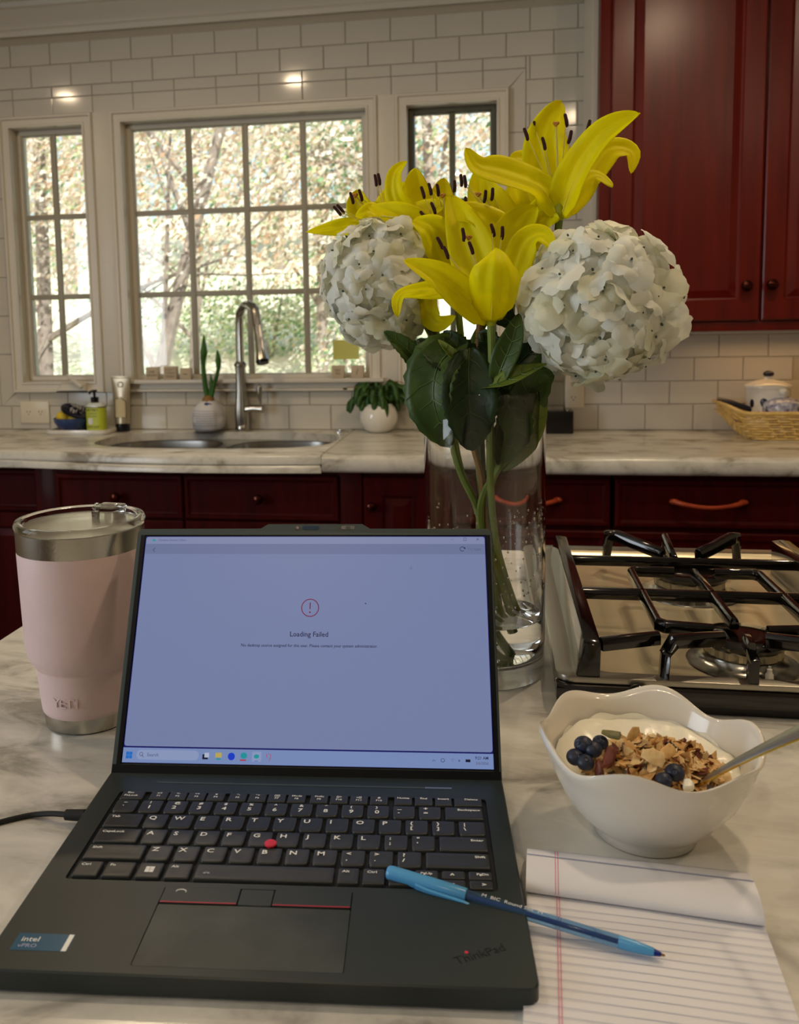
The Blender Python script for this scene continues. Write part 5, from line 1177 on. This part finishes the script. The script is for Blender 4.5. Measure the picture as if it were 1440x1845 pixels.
g = G().tube([(fx + .074, fy - .015, ZC + .088), (fx + .073, fy - .015, ZC + .110), (fx + .071, fy - .015, ZC + .140), (fx + .070, fy - .015, ZC + .160), (fx + .070, fy - .015, ZC + .170)], [.0040, .0050, .0100, .0100, .003], 16, sub=4); obj('lever', g, M['steel_satin'], t)
t = S('drain_button', 'small round chrome button on the worktop right of the faucet', 'button', -.535, 2.995)
obj('flange', G().lathe([(.028, 0), (.028, .003), (.020, .005)], (-.535, 2.995, ZC), 24), M['chrome'], t); obj('push_cap', G().lathe([(.014, .004), (.014, .009), (.010, .011)], (-.535, 2.995, ZC), 20), M['chrome'], t)
# ---------------------------------------------------------------- things left of the sink
t = S('soap_tray', 'cream rectangular tray with raised rim under the soap', 'tray', -1.47, 2.955)
g = G(); g.prism(rrect(-1.588, -1.365, 2.885, 3.025, .02, 4), ZC + .0005, ZC + .006); obj('base', g, M['ceramic_plain'], t)
g = G(); q1, q2 = rrect(-1.592, -1.361, 2.881, 3.029, .022, 4), rrect(-1.584, -1.369, 2.889, 3.021, .016, 4); g.prism(q1, ZC + .004, ZC + .017, 0, [q2]); obj('rim', g, M['ceramic_plain'], t, bevel=.0015)
bx, by = -1.525, 2.955
t = S('small_blue_bowl', 'small dark blue glazed bowl on the cream tray', 'bowl', bx, by, ZC + .0062)
obj('bowl_body', G().lathe([(.025, .0), (.027, .003), (.030, .006), (.050, .018), (.060, .034), (.0625, .048), (.0605, .049), (.057, .036), (.046, .021), (.02, .012)], (bx, by, ZC + .0062), 40), M['blue_glaze'], t, sharp=60)
obj('foot_ring', G().lathe([(.026, -.0002), (.029, -.0002), (.029, .004), (.026, .004)], (bx, by, ZC + .0064), 24, close=True), M['ceramic_plain'], t)
solo('lemon', G().ball((bx - .027, by - .004, ZC + .056), .025, 18, 12, sc=(1.15, 1, .95)), M['lemon'], 'larger yellow lemon in the small blue bowl', 'lemon', (bx - .027, by - .004, ZC + .032))
solo('lemon', G().ball((bx + .022, by - .022, ZC + .052), .019, 18, 12, sc=(1.15, 1, .95)), M['lemon'], 'smaller yellow lemon at the front of the small blue bowl', 'lemon', (bx + .022, by - .022, ZC + .034))
t = S('dish_brush', 'round dish scrubber with dark rim leaning in the blue bowl', 'scrubber', bx + .02, by + .006, ZC + .05)
Mx = Matrix.Translation((bx + .018, by + .004, ZC + .078)) @ Matrix.Rotation(math.radians(24), 4, 'Y') @ Matrix.Rotation(math.radians(10), 4, 'X')
obj('rim', G().lathe([(.045, -.004), (.054, -.003), (.055, .003), (.046, .005)], (0, 0, 0), 28).xf(Mx), M['navy'], t); g = G()
for k in range(46): a = R2.uniform(0, 6.28); r_ = R2.uniform(0, .034); p = Vector((r_ * math.cos(a), r_ * math.sin(a), .003)); g.tube([p, p + Vector((R2.uniform(-.004, .004), R2.uniform(-.004, .004), .012))], [.002, .0015], 5)
b = obj('bristles', g.xf(Mx), M['ceramic_plain'], t); b['kind'] = 'stuff'
g = G(); [g.ball(Mx @ Vector((x, -.01, .014)), .006, 8, 6, sc=(1.5, 1, .8)) for x in (-.02, .0, .02)]; obj('dark_pattern', g, M['navy'], t)
t = S('dark_cup', 'small dark cup between the blue bowl and the soap bottle', 'cup', -1.462, 2.99, ZC + .0062)
obj('cup_body', G().lathe([(.026, 0), (.028, .002), (.030, .044), (.028, .045), (.026, .006), (.001, .005)], (-1.462, 2.99, ZC + .0062), 24), M['navy'], t, sharp=50)
sx_, sy_ = -1.424, 2.950
t = S('soap_bottle', 'pump soap bottle with lime green label and black pump', 'soap bottle', sx_, sy_, ZC + .0062)
zb = ZC + .0062
g = G().prism(rrect(sx_ - .034, sx_ + .034, sy_ - .024, sy_ + .024, .018, 6), zb, zb + .104, 0, (), .010); obj('bottle', g, M['soap_clear'], t, bevel=.002, sharp=60)
g = G(); q1, q2 = rrect(sx_ - .0346, sx_ + .0346, sy_ - .0246, sy_ + .0246, .0184, 6), rrect(sx_ - .0341, sx_ + .0341, sy_ - .0241, sy_ + .0241, .018, 6); g.prism(q1, zb + .006, zb + .090, 0, [q2]); la = obj('label', g, M['soap_green'], t, sharp=60)
g = G(); q1 = rrect(sx_ - .0349, sx_ + .0349, sy_ - .0249, sy_ + .0249, .0186, 6); g.prism(q1, zb + .087, zb + .090, 0, [q2]); obj('label_edge', g, M['black_plastic'], la, sharp=60)
for s_, zz, sz in (("MEYER'S", .078, .0125), ('CLEAN DAY', .066, .0062), ('LEMON VERBENA', .056, .0048), ('HAND SOAP', .018, .0090)): text('label_text', s_, sz, M['ink'], la, (sx_ - ORG[la.name].x - .002 - .002, sy_ - .0252 - ORG[la.name].y, zb + zz - ORG[la.name].z), (math.radians(90), 0, 0), 'CENTER')
obj('label_picture', G().prism([(p[0], p[1]) for p in rrect(-.008, .008, -.011, .011, .003, 3)], 0, .0004).xf(Matrix.Translation((sx_ - .012, sy_ - .0250, zb + .038)) @ Matrix.Rotation(math.radians(90), 4, 'X')), M['paper'], la)
obj('neck', G().lathe([(.013, .104), (.014, .105), (.0145, .122), (.012, .124)], (sx_ - .004, sy_, zb), 20), M['black_plastic'], t, sharp=40)
g = G().lathe([(.0045, .122), (.0045, .142), (.010, .143), (.010, .149), (.006, .150)], (sx_ - .004, sy_, zb), 16); obj('pump', g, M['black_plastic'], t, sharp=40)
g = G().tube([(sx_ - .004, sy_, zb + .146), (sx_ - .006, sy_ - .03, zb + .145), (sx_ - .006, sy_ - .036, zb + .138)], [.005, .004, .0035], 8); obj('spout', g, M['black_plastic'], t)
ux, uy = -1.345, 2.995
t = S('hand_cream_tube', 'beige hand cream tube standing on its dark cap', 'tube', ux, uy)
g = G(); n = 24; L = []
for zz, a_, b_ in ((.028, .0265, .0195), (.06, .028, .019), (.11, .031, .014), (.15, .034, .008), (.185, .0365, .0025), (.196, .037, .0014)):
    o = len(g.v); g.v += [Vector((ux + a_ * math.cos(2 * math.pi * k / n), uy + b_ * math.sin(2 * math.pi * k / n), ZC + zz)) for k in range(n)]; L.append(o)
for a_, b_ in zip(L[:-1], L[1:]):
    for k in range(n): g.f.append((a_ + k, a_ + (k + 1) % n, b_ + (k + 1) % n, b_ + k)); g.m.append(0)
g.f.append(tuple(L[-1] + k for k in range(n))); g.m.append(0); g.f.append(tuple(L[0] + k for k in reversed(range(n)))); g.m.append(0)
body = obj('tube_body', g, M['tube_metal'], t, sharp=50)
obj('crimp', G().box(ux - .038, ux + .038, uy - .002, uy + .002, ZC + .193, ZC + .202), M['tube_metal'], t, bevel=.0006)
obj('cap', G().lathe([(.024, 0), (.0255, .001), (.0255, .029), (.024, .030)], (ux, uy, ZC), 28), M['black_plastic'], t, sharp=40)
g = G(); g.grid(lambda u, v: (ux + .021 * (2 * u - 1), uy - math.sqrt(max(0, 1 - ((2 * u - 1) * .021 / .029) ** 2)) * (.0192 - .0045 * v) - .0008, ZC + .05 + .072 * v), 10, 3); lb = obj('label', g, M['tube_label'], body)
g = G(); [g.tube(p, .0009, 5) for p in ([(ux - .022, uy - .0190, ZC + .052), (ux + .022, uy - .0190, ZC + .052)], [(ux - .0215, uy - .0175, ZC + .052), (ux - .021, uy - .014, ZC + .118)], [(ux + .0215, uy - .0175, ZC + .052), (ux + .021, uy - .014, ZC + .112)], [(ux - .021, uy - .015, ZC + .118), (ux, uy - .0175, ZC + .127), (ux + .021, uy - .015, ZC + .112)])]; obj('label_border', g, M['ink'], lb)
g = G().tube([(ux + .0095 * math.cos(a), uy - .0095, ZC + .172 + .0095 * math.sin(a)) for a in [math.pi * k / 10 for k in range(21)]], .0012, 5); obj('round_mark', g, M['ink'], body)
# ---------------------------------------------------------------- amaryllis, cactus, blocks, sticky note
ax_, ay_ = -1.013, 2.985
t = S('amaryllis', 'amaryllis bulb with three green shoots in a paper-wrapped pot', 'plant', ax_, ay_)
obj('saucer', G().lathe([(.040, 0), (.056, .001), (.058, .004), (.040, .005)], (ax_, ay_, ZC), 30), M['steel_satin'], t)
def crumple(r, z, a): return (r * (1 + .05 * noise.noise(Vector((math.cos(a) * 3, math.sin(a) * 3, z * 60))) * 2), z + .004 * noise.noise(Vector((a * 2, 5, z * 30))))
obj('paper_wrap', G().lathe([(.045, .004), (.056, .018), (.060, .045), (.058, .070), (.047, .092), (.030, .108), (.018, .114)], (ax_, ay_, ZC), 40, wob=crumple), M['wrap_paper'], t, sharp=60)
g = G()
for k in range(7): zz = .028 + .0085 * k; g.tube([(ax_ + .0615 * math.cos(a) * (1 if zz < .075 else .9), ay_ + .0615 * math.sin(a) * (1 if zz < .075 else .9), ZC + zz) for a in [math.radians(q) for q in range(215, 318, 10)]], .0006, 4)
obj('printed_lines', g, M['ink'], t)
obj('blue_print', G().ball((ax_ + .004, ay_ - .026, ZC + .098), .016, 12, 8, sc=(1.3, .7, .6)), M['blue_glaze'], t)
obj('bulb', G().ball((ax_, ay_, ZC + .112), .023, 16, 10, sc=(1, 1, .9)), M['stem_brown'], t)
for pts, rad in (([(.0, .11), (-.010, .17), (-.014, .24), (-.010, .285), (-.008, .345)], [.010, .009, .0085, .013, .002]), ([(.008, .11), (.024, .17), (.040, .22), (.042, .255), (.040, .292)], [.008, .007, .007, .011, .002]), ([(.004, .11), (.010, .14), (.014, .17), (.012, .205)], [.008, .008, .008, .002])):
    g = G().tube([(ax_ + x, ay_, ZC + z) for x, z in pts], rad, 12, sub=5); obj('shoot', g, M['bulb_leaf'], t)
cx_, cy_ = -.400, 2.985
t = S('potted_cactus', 'small green holiday cactus in a round white pot', 'plant', cx_, cy_)
obj('pot', G().lathe([(.030, 0), (.034, .001), (.052, .014), (.064, .038), (.066, .058), (.060, .082), (.048, .098), (.044, .100), (.042, .098), (.050, .080), (.03, .075)], (cx_, cy_, ZC), 40), M['ceramic_plain'], t, sharp=60)
RC = random.Random(5)
for k in range(46):
    a = RC.uniform(0, 6.28); reach = RC.uniform(.035, .105); h = RC.uniform(.015, .075); p0 = Vector((cx_ + .02 * math.cos(a), cy_ + .014 * math.sin(a), ZC + .092)); dd = Vector((math.cos(a), .45 * math.sin(a), 0)); drop = RC.uniform(0, .055) if reach > .05 else -.01
    q = [p0, p0 + dd * reach * .4 + Vector((0, 0, h)), p0 + dd * reach * .8 + Vector((0, 0, h * .95)), p0 + dd * reach + Vector((0, 0, h - drop))]
    g = G(); c = catmull(q, 9)
    for i, p in enumerate(c):
        tn = (c[min(i + 1, 9)] - c[max(i - 1, 0)]).normalized(); sd = tn.cross(Vector((0, -1, .3))).normalized(); w_ = .0105 * (.55 + .55 * abs(math.sin(i * math.pi / 3 + .5))) * (1 if i < 9 else .5)
        g.v += [p - sd * w_, p + sd * w_, p + Vector((0, -.0015, 0)) + sd * w_ * .2]
    for i in range(9): a_ = i * 3; g.f += [(a_, a_ + 3, a_ + 5, a_ + 2), (a_ + 2, a_ + 5, a_ + 4, a_ + 1), (a_, a_ + 1, a_ + 4, a_ + 3)]; g.m += [0, 0, 0]
    obj('cactus_stem', g, M['cactus'], t, sharp=180)
for q in ([(.02, .10), (-.03, .15), (-.095, .158), (-.115, .152)], [(.01, .10), (.04, .165), (.075, .175), (.105, .160)]):
    g = G().tube([(cx_ + x, cy_ - .01, ZC + z) for x, z in q], .0014, 5, sub=5); st = obj('cactus_stem', g, M['stem_brown'], t); g = G().ball((cx_ + q[-1][0], cy_ - .01, ZC + q[-1][1]), .006, 8, 6, sc=(1.4, 1, .7)); obj('bud', g, M['stem_dark'], st)
BL = [(266, 287, 'tan letter block at the far left of the big window sill', 'LIVE\nLAUGH'), (298, 320, 'letter block reading today, second from the left on the sill', "DON'T\nTODAY\nTREAD"), (327, 346, 'tan block with a small bird print, third on the sill', '~'), (599, 621, 'letter block below the left hydrangea on the sill', 'SAY\nYES'), (634, 656, 'block with a leaf print, rightmost on the window sill', '/')]
for x0, x1, lab, tx in BL:
    a_, b_ = P(x0, 683, D - .025).x, P(x1, 683, D - .025).x; z1 = 1.1062 + (b_ - a_) * 1.02
    t = thing('wood_block', lab, 'block', ((a_ + b_) / 2, D - .02, 1.1062), group='printed wooden blocks on the window sill')
    obj('cube', G().box(a_, b_, D - .038, D - .010, 1.1062, z1), M['block_wood'], t, bevel=.001)
    text('print', tx, .012 if len(tx) > 2 else .03, M['ink'], t, (0, -.0182, (z1 - 1.1062) / 2), (math.radians(90), 0, 0), 'CENTER').data.align_y = 'CENTER'
a_, b_ = P(600, 628, D + .036), P(647, 647, D + .036)
solo('sticky_note', G().box(a_.x, b_.x, D + .038, D + .0385, b_.z, a_.z + .03), M['postit'], 'yellow-green sticky note on the window pane behind the hydrangea', 'note', (a_.x, D + .038, b_.z))
# ---------------------------------------------------------------- black grinder and items right
kx, ky = .2125, 2.985
t = S('black_appliance', 'black box-shaped appliance base with clear tank behind the vase', 'appliance', kx - .02, ky)
obj('base', G().box(kx - .065, kx + .042, ky - .045, ky + .045, ZC, ZC + .076), M['black_plastic'], t, bevel=.004)
obj('tank', G().box(kx - .06, kx + .012, ky - .038, ky + .04, ZC + .077, ZC + .20), M['clear_plastic'], t, bevel=.004)
obj('column', G().box(kx - .115, kx - .062, ky - .05, ky + .045, ZC, ZC + .29), M['black_plastic'], t, bevel=.005)
obj('steel_rail', G().box(kx + .010, kx + .014, ky - .046, ky - .042, ZC + .076, ZC + .215), M['chrome'], t)
obj('power_light', G().box(kx - .104, kx - .086, ky - .0515, ky - .050, ZC + .235, ZC + .262), M['red'], t)
g = G().ball((kx + .022, ky - .040, ZC + .0785), .006, 10, 6, sc=(1.6, 1, .6)); obj('button', g, M['chrome'], t)
# wicker basket
bx0, bx1, by0, by1 = .775, 1.10, 2.800, 2.995
t = S('wicker_basket', 'shallow honey-coloured wicker basket with flared sides', 'basket', .93, 2.9)
def ringp(k, n=64):
    """rounded rectangle ring at height fraction k, flaring outward"""
    fl = .045 * k; q = rrect(bx0 - fl * 1.6, bx1 + fl * 1.6, by0 - fl * .35, by1 + fl * .35, .02 + .01 * k, 5); return q
rowsN = 11; hgt = .078
g = G()
def resamp(q, n):
    q = [Vector(p) for p in q]; q.append(q[0]); L = [0]
    for a_, b_ in zip(q[:-1], q[1:]): L.append(L[-1] + (b_ - a_).length)
    out = []; 
    for i in range(n):
        s = L[-1] * i / n; k = max(j for j in range(len(L)) if L[j] <= s + 1e-9); k = min(k, len(q) - 2); f = (s - L[k]) / max(1e-9, L[k + 1] - L[k]); out.append(q[k].lerp(q[k + 1], f))
    return out
NS = 108
for r_ in range(rowsN):
    k = r_ / (rowsN - 1); q = resamp(ringp(k), NS); cc = Vector(((bx0 + bx1) / 2, (by0 + by1) / 2)); pts = []
    for i, p in enumerate(q + q[:1]):
        d_ = (p - cc).normalized(); amp = .0028 * (1 if (i // 3 + r_) % 2 else -1); p2 = p + d_ * amp; pts.append((p2.x, p2.y, ZC + .004 + hgt * k + (.022 * max(0, (abs(p.x - cc.x) - .19) / .05) if k > .6 else 0)))
    g.tube(pts, .0030, 6)
obj('woven_strand', g, M['wicker'], t)
g = G()
q0, q1 = resamp(ringp(0), 36), resamp(ringp(1), 36)
for a_, b_ in zip(q0, q1): g.tube([(a_.x, a_.y, ZC + .002), (b_.x, b_.y, ZC + .080)], .0022, 5)
obj('basket_stakes', g, M['wicker'], t)
q = resamp(ringp(1.02), 72); cc = Vector(((bx0 + bx1) / 2, (by0 + by1) / 2)); g = G().tube([(p.x, p.y, ZC + .083 + (.024 * max(0, (abs(p.x - cc.x) - .19) / .05))) for p in q + q[:1]], .0058, 8); obj('rim', g, M['wicker'], t)
obj('floor', G().prism(ringp(0), ZC + .001, ZC + .004), M['wicker'], t)
# what stands in the basket
jx, jy = .852, 2.93; zj = ZC + .0045
t = S('lidded_jar', 'white lidded jar with large navy dots standing in the basket', 'jar', jx, jy, zj)
jar = obj('jar_body', G().lathe([(.052, 0), (.058, .003), (.063, .04), (.0645, .10), (.066, .140), (.068, .148), (.064, .149)], (jx, jy, zj), 48), M['ceramic_plain'], t, sharp=60)
obj('lid', G().lathe([(.069, .146), (.0705, .152), (.068, .157), (.040, .168), (.016, .173), (.012, .176), (.011, .182)], (jx, jy, zj), 40), M['ceramic_plain'], t, sharp=60)
obj('lid_knob', G().ball((jx, jy, zj + .190), .0165, 18, 10, sc=(1, 1, .62)), M['navy'], t)
for az, zz, sw in ((-116, .105, 1), (-80, .100, 1.15), (-128, .062, .8), (-96, .057, 1.1), (-58, .060, 1), (-45, .11, 1), (-150, .10, .8)):
    a = math.radians(az); c = Vector((jx + .0642 * math.cos(a), jy + .0642 * math.sin(a), zj + zz)); g = G().ball((0, 0, 0), .0125, 14, 8, sc=(sw * .85, .16, 1.15)).xf(Matrix.Translation(c) @ Matrix.Rotation(a + math.pi / 2, 4, 'Z')); obj('dot', g, M['navy'], jar)
sx, sy = .878, 2.868
t = S('sugar_bowl', 'blue and white floral sugar bowl in front of the dotted jar', 'sugar bowl', sx, sy, zj)
obj('bowl_body', G().lathe([(.030, .030), (.035, .034), (.050, .055), (.057, .080), (.058, .098), (.056, .103)], (sx, sy, zj), 40), M['blue_white'], t, sharp=60); obj('foot', G().lathe([(.034, 0), (.034, .028), (.030, .031)], (sx, sy, zj), 28), M['blue_white'], t, sharp=60)
obj('lid', G().lathe([(.0575, .102), (.055, .107), (.03, .117), (.010, .121)], (sx, sy, zj), 36), M['blue_white'], t, sharp=60); obj('lid_knob', G().lathe([(.007, .118), (.006, .124), (.012, .131), (.013, .140), (.009, .147), (.001, .149)], (sx, sy, zj), 20), M['ceramic_plain'], t)
t = S('white_cup', 'plain white cup at the right edge of the basket', 'cup', .99, 2.90, zj)
obj('cup_body', G().lathe([(.028, 0), (.032, .003), (.042, .05), (.046, .112), (.044, .113), (.040, .05), (.02, .008)], (.99, 2.90, zj), 32), M['ceramic_plain'], t, sharp=60)
t = S('dark_utensil', 'dark handle lying over the left rim of the basket', 'utensil', .755, 2.93, ZC + .09)
g = G().tube([(.700, 2.935, ZC + .112), (.735, 2.925, ZC + .104), (.80, 2.905, ZC + .083)], [.009, .011, .008], 10, sub=4); obj('handle', g, M['navy'], t)
# ---------------------------------------------------------------- outside
RO = random.Random(11)
def hill(x, y):
    k = max(0, y - 4.2); return -.55 + .30 * max(0, y - 7.0) * (1 if y < 19 else 0) + (.30 * 12 + .16 * (y - 19) if y >= 19 else 0) + .35 * noise.noise(Vector((x * .18, y * .18, 0))) + .05 * noise.noise(Vector((x * 1.3, y * 1.3, 4)))
g = G(); g.grid(lambda u, v: (-32 + 52 * u, 3.6 + 34 * v, hill(-32 + 52 * u, 3.6 + 34 * v)), 60, 50)
struct('ground', g, M['litter'], 'sunlit slope of leaf litter and moss outside the windows', sharp=180)
LMATS = [M[k] for k in ('leaf_tan', 'leaf_cream', 'leaf_rust', 'leaf_lime', 'leaf_green', 'leaf_deep')]
def leaves(name, parent, centres, n, size, wts, org):
    vs, fs, mi = [], [], []
    for i in range(int(n * 1.9)):
        c, r_ = RO.choice(centres); a = RO.uniform(0, 6.283); z = RO.uniform(-1, 1); q = math.sqrt(1 - z * z); rr = RO.random() ** .45
        p = Vector((c[0] + r_[0] * rr * q * math.cos(a), c[1] + r_[1] * rr * q * math.sin(a), c[2] + r_[2] * rr * z)) - org
        s = size * RO.uniform(.35, .95); ax = Vector((RO.gauss(0, 1), RO.gauss(0, 1), RO.gauss(0, 1))).normalized(); bx_ = ax.orthogonal().normalized(); cx__ = ax.cross(bx_)
        b0 = len(vs); vs += [tuple(p - bx_ * s), tuple(p + cx__ * s * .5), tuple(p + bx_ * s), tuple(p - cx__ * s * .5)]; fs.append((b0, b0 + 1, b0 + 2, b0 + 3)); mi.append(RO.choices(range(6), wts)[0])
    me = bpy.data.meshes.new(name); me.from_pydata(vs, [], fs)
    for m_ in LMATS: me.materials.append(m_)
    me.polygons.foreach_set('material_index', mi); me.update(); o = bpy.data.objects.new(name, me); link(o, parent); o['kind'] = 'stuff'; return o
def tree(lab, x, y, h, lean, tr, crown, n, size, wts, forks=5, seed=1, cat='tree', name='tree'):
    rr = random.Random(seed); z0 = hill(x, y) - .05; t = thing(name, lab, cat, (x, y, z0)); O = Vector((x, y, z0))
    tip = Vector((x + lean * h, y, z0 + h)); pts = [Vector((x, y, z0)), Vector((x + lean * h * .25, y + .05, z0 + h * .33)), Vector((x + lean * h * .6, y, z0 + h * .66)), tip]
    g = G().tube(pts, [tr, tr * .8, tr * .55, tr * .2], 8, sub=5); obj('trunk', g, M['bark'], t)
    for k in range(forks):
        u = rr.uniform(.15, .85); s = u * 3; i = min(2, int(s)); b0 = pts[i].lerp(pts[i + 1], s - i); d_ = Vector((rr.uniform(-1, 1), rr.uniform(-.4, .4), rr.uniform(.2, .9))).normalized(); L_ = h * rr.uniform(.2, .42)
        mid = b0 + d_ * L_ * .5 + Vector((0, 0, rr.uniform(-.02, .08) * L_)); e_ = b0 + d_ * L_; g = G().tube([b0, mid, e_], [tr * .38, tr * .25, tr * .08], 6, sub=4)
        for q in range(4): f = rr.uniform(.3, .95); p0 = b0.lerp(e_, f); dd = (d_ + Vector((rr.uniform(-.9, .9), rr.uniform(-.4, .4), rr.uniform(-.5, .8)))).normalized(); g.tube([p0, p0 + dd * L_ * .22, p0 + dd * L_ * .4 + Vector((0, 0, .03))], [tr * .14, tr * .09, tr * .04], 5)
        obj('branch', g, M['bark'], t)
    leaves('foliage', t, crown, n, size, wts, O)
    return t
TAN = (5, 5, 2, 1, .4, .1); GRN = (.6, .8, .2, 3, 5, 3); MIX = (3, 3, 1, 2, 2, 1)
tree('leaning grey-barked tree with tan leaves close to the left of the big window', -2.9, 6.4, 5.0, .30, .075, [((-2.4, 6.4, 2.6), (1.3, .7, 1.1)), ((-3.4, 6.5, 3.2), (.9, .6, .9)), ((-1.5, 6.6, 3.4), (1.0, .6, .8))], 5200, .040, TAN, 9, 3)
tree('slim tree with cream leaves outside the narrow left window', -4.0, 7.2, 5.5, .04, .085, [((-3.9, 7.2, 2.9), (.8, .7, 1.6)), ((-4.6, 7.4, 2.0), (.7, .5, .8))], 2600, .040, (4, 6, 1, 3, 1, .2), 7, 4)
tree('tan-leaved tree in the middle distance of the big window', -3.4, 9.5, 6.0, .05, .07, [((-3.6, 9.5, 3.4), (1.9, .9, 1.5)), ((-2.2, 9.6, 2.6), (1.3, .8, 1.0)), ((-4.9, 9.8, 3.0), (1.2, .9, 1.4))], 6500, .055, TAN, 8, 5)
tree('green-leaved tree at the upper right of the big window', -2.0, 10.0, 6.5, .02, .08, [((-1.9, 10, 4.2), (1.3, .9, 1.2)), ((-1.4, 10.4, 3.0), (.9, .8, .9))], 3400, .06, (1, 1.6, .4, 3, 4, 2), 7, 6)
tree('bare-trunked tree with pale leaves behind the right window', -.6, 9.0, 6.5, -.03, .07, [((-.5, 9, 3.4), (1.2, .9, 1.8)), ((.3, 9.5, 3.0), (1.0, .8, 1.5))], 4200, .055, (4, 6, 2, .5, .4, .2), 8, 7)
tree('tall tan tree far up the slope at the left', -7.6, 15.0, 9, .02, .13, [((-7.4, 15, 6.0), (3.0, 1.6, 3.0)), ((-5.2, 15.5, 5.2), (2.0, 1.4, 2.0))], 5200, .095, MIX, 8, 8)
tree('tall mixed-leaf tree far up the slope in the middle', -4.2, 17.0, 10, -.02, .14, [((-4.0, 17, 7.0), (3.0, 1.6, 2.6)), ((-2.6, 16.5, 5.4), (2.0, 1.4, 1.5))], 5200, .10, (4, 5, 1.5, 2, 1.5, .6), 8, 9)
tree('tall bluish-green tree far behind the right window', .6, 18.0, 10, 0, .14, [((.6, 18, 6.5), (3.4, 1.6, 3.2))], 4200, .11, (2, 3, .6, 1, 3, 3), 8, 10)
for i, (x, y, rx, rz, w_, n, lab) in enumerate(((-2.55, 6.5, .75, .38, GRN, 2600, 'green shrub low in the left panes of the big window'), (-1.55, 7.4, .9, .42, GRN, 2600, 'green shrub behind the faucet'), (-3.9, 8.2, 1.0, .45, MIX, 2400, 'mixed shrub low in the narrow left window'), (-.6, 7.6, .9, .5, (2, 4, .5, 2, 2, 1), 2200, 'pale shrub behind the flowers'), (-3.0, 11.5, 2.2, .6, (1, 3, .3, 5, 2, .5), 3200, 'wide lime-green shrub halfway up the slope'), (-1.2, 8.6, .9, .7, (3, 4, 1, 3, 2, .4), 2400, 'yellow-green shrub right of the faucet'))):
    z0 = hill(x, y); t = thing('shrub', lab, 'shrub', (x, y, z0), group='shrubs on the slope')
    g = G()
    for k in range(7): d_ = Vector((RO.uniform(-.6, .6), RO.uniform(-.2, .2), 1)).normalized(); g.tube([(x, y, z0 - .05), Vector((x, y, z0)) + d_ * rz * .8 + Vector((RO.uniform(-.1, .1), 0, 0)), Vector((x, y, z0)) + d_ * rz * 1.7], [.02, .014, .005], 5)
    obj('woody_stem', g, M['bark'], t); leaves('foliage', t, [((x, y, z0 + rz * .95), (rx, .5, rz))], n, .035 if y < 9 else .05, w_, Vector((x, y, z0)))

# ---------------------------------------------------------------- lettering becomes plain mesh
dg = bpy.context.evaluated_depsgraph_get()
for o in [o for o in scene.objects if o.type == 'FONT']:
    me = bpy.data.meshes.new_from_object(o.evaluated_get(dg)); nm, pa, mb = o.name, o.parent, o.matrix_basis.copy()
    bpy.data.objects.remove(o)
    if not len(me.polygons): continue
    n_ = bpy.data.objects.new(nm, me); me.name = nm; link(n_, pa); n_.matrix_basis = mb
